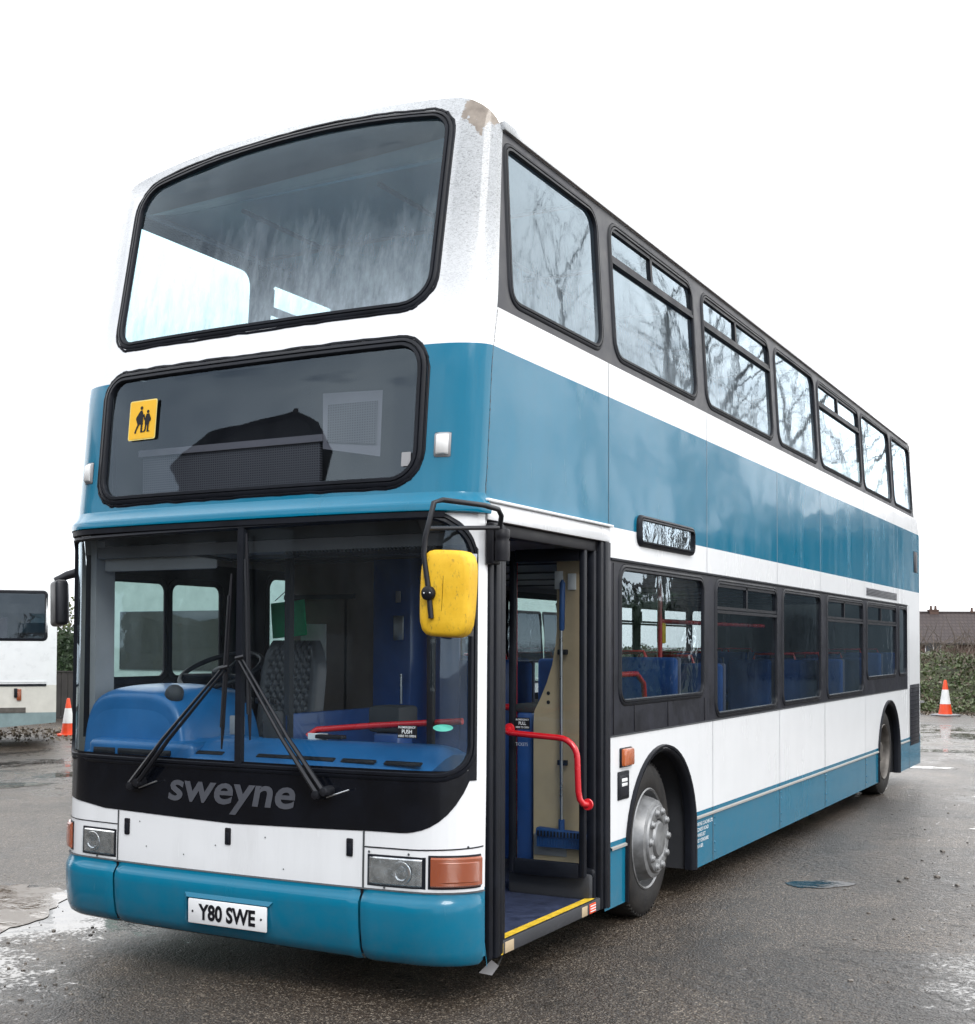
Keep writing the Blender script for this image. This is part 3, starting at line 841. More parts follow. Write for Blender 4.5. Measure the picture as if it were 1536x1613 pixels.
for x in (-.684, -.02, .677):
    mb = MB()
    P = front(x, .712)
    mb.rbox((0, 0, 0), (.034, .012, .082), .005, M['ink'])
    mb.rbox((0, -.005, -.008), (.024, .012, .052), .004, M['rubber'])
    mb.build('bonnet_latch', bus, 30, loc=P + Vector((0, -.002, 0)))

# ---- lamps
def curved_box(mb, t0, t1, z0, z1, off, depth, m, n=6, bev=.006):
    rows = []
    for t in frange(t0, t1, (t1 - t0) / n):
        e = 0 if min(t - t0, t1 - t) > 1e-6 else -.5 * bev
        rows.append([front(t, z0, off - depth), front(t, z0, off + e - bev), front(t, z0 + bev, off + e), front(t, z1 - bev, off + e), front(t, z1, off + e - bev), front(t, z1, off - depth)])
    mb.grid(rows, m)
    for r, fl in ((rows[0], True), (rows[-1], False)): mb.add(r, [tuple(range(6))[::-1] if fl else tuple(range(6))], m)
for sgn in (-1, 1):
    a, b = (.784, 1.034) if sgn > 0 else (-1.0, -.775)
    mb = MB(); curved_box(mb, a - .012, b + .012, .548, .690, .004, .01, M['rubber'], 6, .003)
    hl = mb.build('headlight', bus, 40, recalc=True)
    mb = MB(); curved_box(mb, a, b, .558, .680, .010, .012, M['reflector'], 8, .006); mb.build('reflector', hl, 40, recalc=True)
    mb = MB()
    cx = (a + b) / 2 + .04 * sgn
    P = front(cx, .617, .013)
    mb.lathe([(.052, 0), (.050, .003), (.038, .004), (.030, -.001), (.018, .002), (.0005, .004)], M['reflector'], 24, Matrix.Translation(P) @ Matrix.Rotation(PI / 2, 4, 'X'))
    mb.build('bulb_bowl', hl, 40)
    mb = MB()
    class HH: pass
    h = Hole(a, b, .558, .680, .008); fill(mb, front, h, M['clear_lens'], .022); mb.build('lens', hl, 40)
    a, b = (1.065, 1.262) if sgn > 0 else (-1.262, -1.10)
    mb = MB(); curved_box(mb, a - .01, b + .006, .550, .700, .005, .01, M['rubber'], 8, .003)
    ind = mb.build('indicator', bus, 40, recalc=True)
    mb = MB(); curved_box(mb, a, b, .560, .692, .022, .02, M['amber_dim'], 10, .008); mb.build('lens', ind, 40, recalc=True)
    mb = MB(); curved_box(mb, a + .03, b - .02, .58, .672, .0245, .004, M['amber_dim'], 8, .004); mb.build('inner_lens', ind, 40, recalc=True)
    # marker lamp by the destination window
    t0 = 1.045 if sgn > 0 else -1.10
    mb = MB(); curved_box(mb, t0 - .002, t0 + .058, 2.490, 2.604, .014, .012, M['inner_grey'], 4, .012)
    mk = mb.build('marker_lamp', bus, 50, recalc=True)
    mb = MB(); curved_box(mb, t0 + .006, t0 + .050, 2.50, 2.594, .022, .01, M['cone_white'], 4, .008); mb.build('lens', mk, 50, recalc=True)

# ---- things behind the destination glass
mb = MB()
yb = -.02
mb.box((0, yb + .02, 2.71), (2.0, .04, .74), M['inner_dark'])
mb.box((0, -.12, 2.36), (1.96, .34, .02), M['inner_dark']); mb.box((0, -.07, 3.10), (1.96, .24, .02), M['inner_dark'])
mb.box((-.985, -.10, 2.71), (.02, .24, .74), M['inner_dark']); mb.box((.985, -.10, 2.71), (.02, .24, .74), M['inner_dark'])
dbx = mb.build('destination_box', bus, 0)
def mesh_mat():
    s = NT('dot_matrix'); v = s.coord((1, 1, 1))
    b1 = s.n('ShaderNodeTexWave'); b1.bands_direction = 'X'; b1.inputs['Scale'].default_value = 22; s.l(v, b1.inputs[0])
    b2 = s.n('ShaderNodeTexWave'); b2.bands_direction = 'Z'; b2.inputs['Scale'].default_value = 26; s.l(v, b2.inputs[0])
    f = s.math('MULTIPLY', s.rng(b1.outputs[0], .35, .65), s.rng(b2.outputs[0], .35, .65))
    c = s.mix(f, (.16, .165, .17), (.03, .03, .035))
    return s.done(s.bsdf(c, .5))
M['mesh_grey'] = mesh_mat()
mb = MB(); mb.box((-.27, -.14, 2.54), (1.16, .02, .26), M['mesh_grey']); mb.box((-.27, -.147, 2.655), (1.20, .03, .035), M['inner_grey']); mb.build('display_grille', dbx, 0)
mb = MB()
mb.add([(.33, -.155, 2.60), (.665, -.155, 2.54), (.675, -.15, 2.86), (.325, -.15, 2.875)], [(0, 1, 2, 3)], M['inner_grey'])
mb.add([(.36, -.160, 2.63), (.645, -.160, 2.60), (.65, -.155, 2.81), (.36, -.155, 2.815)], [(0, 1, 2, 3)], M['mesh_grey'])
mb.build('side_display_panel', dbx, 0)
# school sign (two children) on the destination glass
def on_blind(x, z, o): return front(x, z, o)
sg0 = MB()
h = Hole(-.795, -.598, 2.695, 2.905, .012); fill(sg0, front, h, M['sign_edge'], .004)
so = sg0.build('school_sign', bus, 0)
mb = MB(); h = Hole(-.789, -.604, 2.701, 2.899, .010); fill(mb, front, h, M['sign_yellow'], .0055); mb.build('sign_face', so, 0)
mb = MB()
def fig(pts, ox, oz, sc): mb.add([front(ox + x * sc, oz + z * sc, .0075) for x, z in pts], [tuple(range(len(pts)))], M['ink'])
def disc(cx, cz, r, ox, oz, sc): fig([(cx + r * math.cos(a * PI / 6), cz + r * math.sin(a * PI / 6)) for a in range(12)], ox, oz, sc)
ox, oz, sc = -.757, 2.728, .145
disc(.36, .93, .068, ox, oz, sc)
fig([(.31, .84), (.40, .84), (.50, .62), (.46, .58), (.47, .33), (.20, .33), (.12, .50), (.10, .56), (.13, .62)], ox, oz, sc)
fig([(.20, .33), (.30, .33), (.17, .13), (.15, .02), (.06, .03), (.10, .14)], ox, oz, sc)
fig([(.36, .33), (.46, .33), (.45, .10), (.56, .04), (.36, .04)], ox, oz, sc)
fig([(.47, .68), (.53, .70), (.56, .50), (.50, .48)], ox, oz, sc)
disc(.69, .78, .062, ox, oz, sc)
fig([(.62, .70), (.76, .70), (.86, .50), (.83, .42), (.79, .42), (.77, .29), (.57, .29), (.55, .52)], ox, oz, sc)
fig([(.58, .29), (.66, .29), (.63, .10), (.56, .04), (.50, .05), (.56, .14)], ox, oz, sc)
fig([(.69, .29), (.77, .29), (.76, .10), (.84, .05), (.68, .04)], ox, oz, sc)
mb.build('sign_figures', so, 0)
mb = MB(); fill(mb, front, Hole(.895, .942, 2.455, 2.52, .003), M['inner_grey'], .004); mb.build('glass_sticker', bus, 0)
# stickers on the windscreen
mb = MB(); P = [front(1.10 + .035 * math.cos(a * PI / 10), 1.268 + .016 * math.sin(a * PI / 10), .004) for a in range(20)]
mb.add(P, [tuple(range(20))], M['skin_teal_sticker']); mb.build('tax_sticker', bus, 0)
mb = MB(); fill(mb, front, Hole(.915, 1.01, 1.218, 1.276, .001), M['ink'], .002)
for i, (tx, w, hh) in enumerate((('IN EMERGENCY', .085, .010), ('PUSH', .05, .018), ('HERE TO OPEN', .085, .010))):
    z = (1.262, 1.239, 1.223)[i]
    text_to(mb, tx, M['white_letter'], lambda u, v, z=z, w=w: front(.9625 - w / 2 + u, z + v, .004), w, hh, bold=.01)
mb.build('emergency_sticker', bus, 0)

# ---- side details
mb = MB()
dh = Hole(1.715, 2.665, 2.245, 2.382, .035)
fill(mb, NEAR, dh, M['glass_mirror'], .012, xs=.2); ds = mb.build('side_destination_window', bus, 0)
mb = MB(); seal(mb, NEAR, dh.grow(.008), .035, .028, M['rubber']); mb.build('seal', ds, 50, recalc=True)
mb = MB(); fill(mb, NEAR, dh, M['ink'], .004, xs=.2); mb.build('backing', ds, 0)
def side_box(mb, y0, y1, z0, z1, o0, o1, m, r=.006):
    mb.rbox(((1.25 + (o0 + o1) / 2), (y0 + y1) / 2, (z0 + z1) / 2), (o1 - o0, y1 - y0, z1 - z0), r, m)
mb = MB(); side_box(mb, 1.43, 1.60, .947, 1.057, -.005, .012, M['rubber']); si = mb.build('side_indicator', bus, 40)
mb = MB(); side_box(mb, 1.437, 1.593, .954, 1.052, .0, .032, M['amber'], .012); mb.build('lens', si, 40)
mb = MB(); side_box(mb, 1.40, 1.565, .765, .925, -.005, .008, M['rubber'], .006); dc = mb.build('door_control', bus, 40)
mb = MB(); side_box(mb, 1.42, 1.545, .785, .905, .0, .010, M['band'], .004); side_box(mb, 1.445, 1.525, .865, .885, .0, .0125, M['plate'], .002); side_box(mb, 1.445, 1.525, .84, .858, .0, .0125, M['plate'], .002)
mb.build('control_label', dc, 40)
mb = MB(); side_box(mb, 8.10, 9.80, 2.155, 2.245, -.01, .003, M['seam_white'], .002)
for i in range(5): side_box(mb, 8.13, 9.77, 2.167 + i * .015, 2.174 + i * .015, .0, .009, M['band'], .002)
mb.build('air_grille', bus, 40)
mb = MB(); side_box(mb, 10.62, 11.26, .44, 1.17, -.01, .004, M['band'], .003)
for i in range(14): side_box(mb, 10.65, 11.23, .47 + i * .05, .482 + i * .05, .0, .008, M['rubber'], .002)
mb.build('engine_grille', bus, 40)
mb = MB(); side_box(mb, 10.91, 11.17, 2.54, 2.80, -.01, .004, M['band'], .003); mb.build('rear_intake', bus, 40)
# lower band relief: small vertical panels under the first window
mb = MB()
for y in (1.34, 1.66, 2.22, 2.93): side_box(mb, y - .004, y + .004, 1.14, 1.29 if y > 1.4 else 2.1, -.004, .004, M['ink'], .001)
side_box(mb, 1.30, 11.0 - .55, BBB - .004, BBB + .004, -.004, .004, M['seam'], .001)
for a, b in ((1.29, 10.45),): side_box(mb, a, b, 2.112, 2.128, -.004, .010, M['rubber'], .003)
mb.build('band_moulding', bus, 30)
# operator's address
mb = MB()
for i, (tx, w) in enumerate((('SWEYNE COACHES LTD', .34), ('REDNESS ROAD', .25), ('SWINEFLEET', .19), ('EAST YORKSHIRE', .25), ('DN14 8ER', .14))):
    z = .450 - i * .036
    text_to(mb, tx, M['white_letter'], lambda u, v, z=z: Vector((1.2535, 2.745 + u, z + v)), w, .024, bold=.012)
mb.build('address_lettering', bus, 0)
# light reflected in the hopper glass of the second window: mirrored LED words
# wheel arch trims
for a in (archF, archR):
    for sg, sf in ((1, NEAR), (-1, OFF)):
        mb = MB()
        P = [(a.yc - (a.rad) * math.cos(th), a.zc + a.rad * math.sin(th)) for th in [k * PI / 24 for k in range(25)]]
        P = [(a.yc - a.rad, SKB)] + P + [(a.yc + a.rad, SKB)]
        seal(mb, sf, None, .05, .022, M['rubber'], base=-.05, closed=False, pts=P)
        # liner
        rows = [[Vector((sg * 1.24, y, z)), Vector((sg * .62, y, z))] for y, z in P]
        mb.grid(rows, M['inner_dark'], flip=sg < 0)
        c = [Vector((sg * .62, y, z)) for y, z in P]
        mb.add(c, [tuple(range(len(c)))], M['inner_dark'])
        mb.build('wheel_arch', bus, 60)

# ---- wheels
def wheel(loc, sg, rz=0, silver=True, dual=False, name='wheel'):
    w = bpy.data.objects.new(name, None); link(w, bus); w.location = loc; w.rotation_euler = (0, 0, rz + (0 if sg > 0 else PI))
    mb = MB()
    # profile: r, x (x=0 outer face)
    pr = [(.285, -.03), (.30, .0), (.33, .012), (.38, .014), (.43, .004), (.452, -.012), (.462, -.03), (.468, -.07), (.470, -.135), (.468, -.20), (.462, -.24), (.43, -.265), (.33, -.27), (.285, -.24)]
    mb.lathe(pr, M['tyre'], 64, None, 'x')
    for k in range(64):   # shoulder lugs
        a = 2 * PI * k / 64
        mb.box((-.028, 0, .4565), (.035, .012, .016), M['tyre'], Matrix.Rotation(a, 4, 'X'))
    mb.build('tyre', w, 40, recalc=True)
    rm = M['silver'] if silver else M['rimdark']
    mb = MB()
    if silver:   # outset front wheel: dish pushed outwards, flange with nuts
        mb.lathe([(.305, .006), (.298, .012), (.288, .004), (.283, -.03), (.275, -.05), (.262, -.045), (.245, .02), (.232, .052), (.205, .060), (.203, .068), (.197, .075), (.15, .078), (.128, .076), (.122, .07), (.118, .05)], rm, 56, None, 'x')
    else:
        mb.lathe([(.305, .006), (.298, .012), (.288, .004), (.280, -.03), (.272, -.10), (.255, -.13), (.22, -.15), (.15, -.155), (.12, -.15), (.115, -.06)], rm, 56, None, 'x')
    mb.build('rim', w, 40)
    mb = MB(); hx = .05 if silver else -.06
    mb.lathe([(.12, hx - .01), (.112, hx + .02), (.10, hx + .035), (.085, hx + .038), (.03, hx + .036), (.0005, hx + .036)], rm, 40, None, 'x')
    mb.build('hub', w, 40)
    nx = .075 if silver else -.152; n0 = None
    for k in range(10):
        if n0 is None:
            mb = MB(); mb.lathe([(.026, 0), (.026, .005), (.022, .008), (.019, .017), (.012, .022), (.0005, .023)], rm, 12, Matrix.Translation((nx, 0, .168)), 'x')
            n0 = o = mb.build('wheel_nut', w, 30)
        else: o = n0.copy(); link(o, w)
        o.rotation_euler = (2 * PI * (k + .5) / 10, 0, 0)
    return w
wheel((1.185, 2.03, .468), 1, R(3.0))
wheel((-1.2, 2.12, .468), -1, R(6.5))
wheel((1.2, 9.24, .468), 1, 0, False); wheel((-1.2, 9.24, .468), -1, 0, False)
wheel((.88, 9.24, .468), 1, 0, False, name='inner_wheel')
mb = MB(); mb.tube([(-1, 2.05, .45), (1, 2.05, .45)], .06, M['inner_dark']); mb.tube([(-1, 9.24, .47), (1, 9.24, .47)], .09, M['inner_dark'])
mb.box((0, 5.5, .235), (1.16, 10.5, .04), M['inner_dark']); mb.box((0, 5.75, .235), (2.3, 5.7, .04), M['inner_dark']); mb.box((0, 5.5, .19), (.9, 6, .10), M['inner_dark'])
mb.build('underframe', bus, 30)

# ---- interior structure
mb = MB()
mb.box((0, 5.5, .275), (1.2, 11.2, .03), M['floor'])
for sg in (-1, 1):
    for a, b in ((-.1 if sg < 0 else 1.22, 1.52), (2.72, 8.70), (9.90, 11.1)): mb.box((sg * .91, (a + b) / 2, .274), (.62, b - a, .03), M['floor'])
mb.build('lower_floor', bus, 0)
mb = MB()
mb.box((0, 5.55, 2.24), (2.44, 11.3, .14), M['ceiling_low'])
for i in range(12): mb.box((-.0, .35 + i * .9, 2.162), (2.3, .012, .012), M['inner_dark'])
mb.build('middle_floor', bus, 0)
mb = MB(); mb.box((0, 5.6, 4.12), (2.25, 10.6, .02), M['ceiling'])
for i in range(9): mb.box((0, 1.2 + i * 1.2, 4.105), (2.2, .03, .012), M['inner_grey'])
mb.tube([(-.55, .3, 4.06), (-.55, 10.5, 4.06)], .014, M['inner_grey']); mb.tube([(.35, .3, 4.06), (.35, 10.5, 4.06)], .014, M['inner_grey'])
# tinted roller blinds / cove above the upper windscreen
mb.add([(-.95, -.02, 4.0), (.95, -.02, 4.08), (.95, .25, 4.11), (-.95, .25, 4.09)], [(0, 1, 2, 3)], M['ceiling'])
mb.build('upper_ceiling', bus, 0)

# cab: dashboard
def dash():
    mb = MB()
    # lower shelf following the windscreen foot
    rows = []
    for t in frange(-1.16, 1.10, .06):
        x = front(t, 1.05).x; y0 = front(t, 1.05).y + .045
        rr = max(0, (t - .86) / .24); k = math.sqrt(max(0, 1 - rr * rr)) if t > .86 else 1
        zr = 1.165 if t > -.34 else 1.15
        z2 = 1.00 + (zr - 1.0) * (0.25 + .75 * k)
        x = min(x, 1.03)
        rows.append([Vector((x, y0, .9)), Vector((x, y0 + .005, 1.035)), Vector((x, y0 + .05, 1.035 + (z2 - 1.035) * .35)), Vector((x, y0 + .17, 1.035 + (z2 - 1.035) * .85)),
                     Vector((x, y0 + .24, z2)), Vector((x, y0 + .38, z2 - .006)), Vector((x, y0 + .42, z2 - .04)), Vector((x, y0 + .43, .6))])
    mb.grid(rows, M['dash'])
    d = mb.build('dashboard', bus, 60)
    # binnacle hump in front of the driver
    mb = MB()
    rows = []
    for i in range(33):
        ph = PI * i / 32 * .5 - 0
        lp = []
        for j in range(49):
            th = PI * j / 48   # across the width, over the top
            e = .42
            cx = math.cos(th); sx = math.sin(th)
            X_ = math.copysign(abs(cx) ** e, cx); Z_ = abs(sx) ** e
            k = math.cos(ph) ** .35 if ph < PI / 2 - 1e-6 else 0
            yy_ = math.sin(ph) ** .8
            lp.append((-.74 + X_ * .38 * (.86 + .14 * k) - .06 - (.10 * Z_ if X_ > 0 else 0), .16 - .42 * yy_ * (1 - .10 * Z_), 1.00 + Z_ * .42 * (.70 + .30 * k)))
        rows.append(lp)
    mb.grid(rows, M['dash'])
    mb.add(rows[-1], [tuple(range(49))], M['dash'])
    mb.grid([rows[0], [(p[0], .36, p[2] - .02) for p in rows[0]], [(p[0], .38, .8) for p in rows[0]]], M['dash'])
    mb.rbox((-.69, -.205, 1.02), (.72, .25, .24), .035, M['dash'], None, 4)
    mb.build('instrument_binnacle', d, 60, recalc=True)
    for x0, x1 in ((-1.0, -.85), (-.83, -.47), (-.33, -.16), (.05, .28), (.28, .51), (.55, .74), (.79, .99)):
        mb = MB()
        y = -.30; z = 1.096
        if x1 < -.3: T = Matrix.Translation(((x0 + x1) / 2, -.333, 1.083)) @ Matrix.Rotation(R(84), 4, 'X')
        else: T = Matrix.Translation(((x0 + x1) / 2, y + .005, z - .002)) @ Matrix.Rotation(R(27), 4, 'X')
        mb.rbox((0, 0, 0), (x1 - x0, .030, .010), .005, M['rubber'], T, 2)
        mb.rbox((0, 0, .004), (x1 - x0 - .02, .010, .006), .002, M['ink'], T, 1)
        mb.build('air_vent', d, 40)
    mb = MB(); mb.lathe([(.05, 0), (.052, .02), (.045, .04), (.02, .055), (.0005, .06)], M['inner_dark'], 24, Matrix.Translation((-.60, -.15, 1.37)) @ Matrix.Rotation(R(70), 4, 'X'))
    mb.build('dash_fan', d, 50)
    mb = MB(); mb.rbox((-.02, -.08, 1.22), (.10, .05, .16), .01, M['inner_dark'])
    for i in range(5): mb.rbox((-.36 + i * .05, .10, 1.34), (.03, .02, .03), .004, M['ink'])
    mb.rbox((.30, -.03, 1.178), (.16, .05, .02), .005, M['ink']); mb.rbox((-.30, -.02, 1.215), (.09, .02, .10), .006, M['inner_grey'])
    mb.build('dash_switches', d, 40)
dash()
# steering wheel
sw = bpy.data.objects.new('steering_wheel', None); link(sw, bus); sw.location = (-.73, .36, 1.49); sw.rotation_euler = (R(24), 0, 0)
mb = MB(); mb.tube([(.235 * math.cos(a * PI / 20), .235 * math.sin(a * PI / 20), 0) for a in range(40)], .015, M['rubber'], 8, closed=True); mb.build('rim', sw, 60)
mb = MB()
for a in (200, 340, 90): mb.tube([(0, 0, -.03), (.23 * math.cos(R(a)), .23 * math.sin(R(a)), 0)], .012, M['rubber'], 6)
mb.lathe([(.0005, .02), (.05, .01), (.06, -.02), (.04, -.05), (.035, -.5), (.0005, -.5)], M['rubber'], 20); mb.build('boss', sw, 50)
# driver's seat, quilted
ds_ = bpy.data.objects.new('driver_seat', None); link(ds_, bus); ds_.location = (-.79, .98, .9)
def cushion(name, w, h, dpt, T, quilt):
    mb = MB(); rows = []; n = 60; k = 80
    for i in range(k + 1):
        v = i / k; r = []
        for j in range(n + 1):
            u = j / n * 2 - 1
            ww = w * (1 - .28 * max(0, (v - .72) / .28) ** 2.2) * (1 - .10 * max(0, (.25 - v) / .25))
            e = (1 - abs(u) ** 5) * (1 - abs(2 * v - 1) ** 10)
            bol = .035 * math.exp(-((abs(u) - .82) / .14) ** 2)
            q = 0
            if quilt and abs(u) < .66:
                a = math.sin((u * w * .5 * 2 * PI / .10 + v * h * 2 * PI / .16)); b = math.sin((u * w * .5 * 2 * PI / .10 - v * h * 2 * PI / .16))
                q = .016 * (max(0, 1 - abs(a) * 2.4) + max(0, 1 - abs(b) * 2.4))
            r.append((u * ww / 2, -dpt * e * .5 - bol * e + q, v * h))
        rows.append(r)
    mb.grid(rows, M['leather'], T)
    rows2 = [[(p[0], dpt * .5 * (1 - abs(jj / n * 2 - 1) ** 6), p[2]) for jj, p in enumerate(r)] for r in rows]
    mb.grid(rows2, M['leather'], T, flip=True)
    return mb.build(name, ds_, 70)
cushion('backrest', .50, .80, .10, Matrix.Translation((0, .05, -.03)) @ Matrix.Rotation(R(-8), 4, 'X'), True)
cushion('seat_cushion', .50, .46, .12, Matrix.Translation((0, .05, -.08)) @ Matrix.Rotation(R(84), 4, 'X'), False)
mb = MB(); mb.box((0, 0, -.35), (.36, .36, .5), M['inner_dark']); mb.build('pedestal', ds_, 0)
# bulkheads and cab furniture
mb = MB()
mb.box((-.98, 1.62, 1.23), (.50, .03, 1.88), M['brown']); mb.box((-.55, 1.62, 1.23), (.40, .03, 1.88), M['brown'])
mb.box((-.95, 1.60, 1.95), (.56, .02, .03), M['inner_dark'])
mb.build('cab_bulkhead', bus, 0)
mb = MB()
mb.rbox((-.22, 1.45, 1.28), (.28, .22, 1.80), .02, M['navy']); mb.rbox((.03, 1.55, 1.28), (.24, .03, 1.80), .01, M['navy'])
mb.rbox((.20, 1.60, .95), (.60, .10, 1.20), .02, M['navy'])
mb.build('stair_panel', bus, 30)
mb = MB()
mb.rbox((-.30, .95, .78), (.03, 1.10, .95), .01, M['navy']); mb.box((-.30, .42, 1.3), (.035, .04, 1.7), M['inner_dark'])
mb.build('cab_door', bus, 30)
mb = MB()
mb.tube([(.0, 1.31, 2.05), (.02, 1.29, 2.02), (.10, 1.29, 1.99), (.13, 1.29, 2.01)], .007, M['steel'], 6)
mb.tube([(-.12, 1.30, 1.46), (-.12, 1.30, 1.28)], .008, M['steel'], 6)
mb.rbox((-.16, 1.33, 1.74), (.07, .01, .15), .004, M['steel']); mb.rbox((-.16, 1.325, 1.93), (.035, .01, .07), .004, M['inner_grey'])
mb.build('cab_fitting', bus, 30)
mb = MB()
mb.tube([(.12, .02, 1.17), (.16, .05, 1.205), (.5, .08, 1.235), (.98, .10, 1.27)], .016, M['red'], 10); mb.build('cab_rail', bus, 60)
mb = MB(); mb.rbox((.2, .0, 1.165), (.12, .01, .05), .003, M['paper']); mb.build('rail_label', bus, 0)
mb = MB(); mb.rbox((.30, .55, 1.02), (.16, .16, .30), .02, M['navy']); mb.rbox((.30, .55, 1.24), (.20, .20, .14), .02, M['inner_dark']); mb.build('ticket_machine', bus, 30)
# green clipboard hangs on the bulkhead
cb = MB(); cb.rbox((0, 0, 0), (.27, .012, .23), .004, M['green'], Matrix.Rotation(R(-5), 4, 'Y'))
cb.tube([(-.11, 0, .12), (0, .0, .20), (.10, 0, .11)], .003, M['wire'], 5)
o = cb.build('clipboard', None, 30, loc=(-1.03, 1.38, 1.80)); tag(o, 'green clipboard hanging in the cab behind the driver seat of the bus', 'clipboard')
mb = MB(); mb.rbox((-.92, 1.50, 1.62), (.20, .01, .30), .002, M['paper']); mb.build('notice_paper', bus, 0)
# sun visor, inner mirror
mb = MB(); mb.rbox((-.09, .0, 2.155), (.32, .05, .15), .02, M['inner_dark'], None); mb.build('interior_mirror', bus, 40)
mb = MB(); mb.rbox((-.75, -.12, 2.10), (.78, .02, .14), .01, M['inner_grey'], None); mb.tube([(-.6, -.13, 2.12), (-.25, -.13, 2.07)], .008, M['rubber']); mb.build('sun_visor', bus, 40)
mb = MB(); mb.box((0, -.02, 2.13), (2.3, .3, .06), M['ceiling_low'])
for i in range(40): mb.box((.12 + i * .022, -.05, 2.095), (.008, .25, .012), M['inner_dark'])
mb.build('header_panel', bus, 0)
# offside cab pillar covering between windscreen and driver window
mb = MB(); mb.box((-1.19, -.09, 1.6), (.04, .14, 1.2), M['inner_grey']); mb.build('pillar_trim', bus, 0)

# ---- entrance: door posts, leaves, step
mb = MB()
for y, w, x in ((-.125, .045, 1.238), (-.075, .05, 1.246), (-.022, .05, 1.236), (.028, .045, 1.22)):
    mb.rbox((x, y, 1.205), (.05, w, 2.0), .014, M['rubber'])
mb.add([(1.21, -.15, .15), (1.265, -.13, .21), (1.25, -.03, .16), (1.262, .0, .215), (1.22, .03, .17), (1.23, -.06, .12)], [(0, 1, 2), (2, 3, 4), (0, 2, 5), (5, 2, 4)], M['inner_grey'])
mb.build('front_door_post', bus, 40)
mb = MB()
for y, w, x in ((1.235, .06, 1.238), (1.185, .045, 1.228), (1.14, .04, 1.205)):
    mb.rbox((x, y, 1.205), (.05, w, 2.02), .014, M['rubber'])
mb.rbox((1.246, 1.275, 1.2), (.02, .035, 2.02), .006, M['band'])
mb.build('rear_door_post', bus, 40)
mb = MB()
mb.rbox((1.245, .55, 2.250), (.03, 1.44, .08), .006, M['white']); mb.rbox((1.256, .55, 2.300), (.04, 1.48, .014), .005, M['white'])
mb.rbox((1.20, .55, 2.18), (.06, 1.36, .06), .008, M['ink'])
mb.build('door_header', bus, 40)
def leaf(name, y, x0, x1, handed):
    lf = bpy.data.objects.new(name, None); link(lf, bus)
    mb = MB(); w = .036; z0, z1 = .39, 2.16
    mb.rbox((x0 + w / 2, y, (z0 + z1) / 2), (w, .04, z1 - z0), .01, M['rubber']); mb.rbox((x1 - w / 2, y, (z0 + z1) / 2), (w, .04, z1 - z0), .01, M['rubber'])
    mb.rbox(((x0 + x1) / 2, y, z1 - .03), (x1 - x0 - 2 * w, .038, .07), .006, M['rubber']); mb.rbox(((x0 + x1) / 2, y, z0 + .035), (x1 - x0 - 2 * w, .038, .08), .006, M['rubber'])
    mb.build('leaf_frame', lf, 40)
    mb = MB(); mb.add([(x0 + w, y, z0 + .06), (x1 - w, y, z0 + .06), (x1 - w, y, z1 - .06), (x0 + w, y, z1 - .06)], [(0, 1, 2, 3)], M['glass_door']); mb.build('leaf_glass', lf, 0)
    return lf
lf = leaf('door_leaf', 1.02, .765, 1.225, 1)
lf2 = leaf('door_leaf', .075, .80, 1.215, -1)
mb = MB(); mb.add([(.812, .996, 1.175), (.90, .996, 1.175), (.90, .996, 1.24), (.812, .996, 1.24)], [(0, 1, 2, 3)], M['ink'])
for tx, w, hh, z in (('IN EMERGENCY', .08, .010, 1.224), ('PULL', .045, .018, 1.200), ('HERE TO OPEN', .08, .010, 1.182)):
    text_to(mb, tx, M['white_letter'], lambda u, v, z=z, w=w: Vector((.856 - w / 2 + u, .993, z + v)), w, hh, bold=.01)
text_to(mb, 'TICKETS', M['white_letter'], lambda u, v: Vector((.815 + u, .993, 1.085 + v)), .075, .018)
mb.build('leaf_sticker', lf, 0)
mb = MB()
rail = [(.775, 1.0, 1.175), (.778, .955, 1.165), (.80, .945, 1.158)] + [(.80 + .3 * i / 4, .94, 1.158 - .004 * i) for i in range(1, 5)]
rail += [(1.10 + .11 * math.sin(a * PI / 12), .94, 1.142 - .11 + .11 * math.cos(a * PI / 12)) for a in range(1, 7)]
rail += [(1.213, .94, .93), (1.216, .94, .86), (1.222, .945, .82), (1.235, .955, .795), (1.25, .99, .79)]
mb.tube(rail, .017, M['red'], 12); mb.lathe([(.032, 0), (.03, .01), (.0005, .012)], M['red'], 16, Matrix.Translation((.775, 1.0, 1.175)) @ Matrix.Rotation(PI / 2, 4, 'X'))
mb.lathe([(.032, 0), (.03, .01), (.0005, .012)], M['red'], 16, Matrix.Translation((1.25, .99, .79)) @ Matrix.Rotation(PI / 2, 4, 'X'))
mb.build('handrail', lf, 60)
# platform and step edge
mb = MB()
mb.box((.86, .54, .245), (.74, 1.30, .04), M['floor'])
mb.rbox((1.238, .55, .235), (.035, 1.20, .065), .006, M['inner_dark'])
for a, b, mt in ((-.02, .0, 'stripe'), (.02, .11, 'tan'), (.9, .97, 'tan'), (1.0, 1.08, 'cone_red')):
    mb.rbox((1.253, (a + b) / 2, .232), (.010, b - a, .052), .002, M[mt])
for k in range(3): mb.box((1.2595, 1.04, .218 + k * .014), (.002, .07, .005), M['plate'])
mb.box((1.222, .53, .2702), (.045, 1.12, .006), M['stripe']); mb.box((1.248, .53, .2705), (.003, 1.12, .004), M['ink'])
mb.rbox((.98, 1.09, .33), (.50, .05, .14), .02, M['inner_dark']); mb.rbox((.98, 1.13, .40), (.50, .05, .06), .02, M['rubber'])
mb.build('entrance_step', bus, 30)
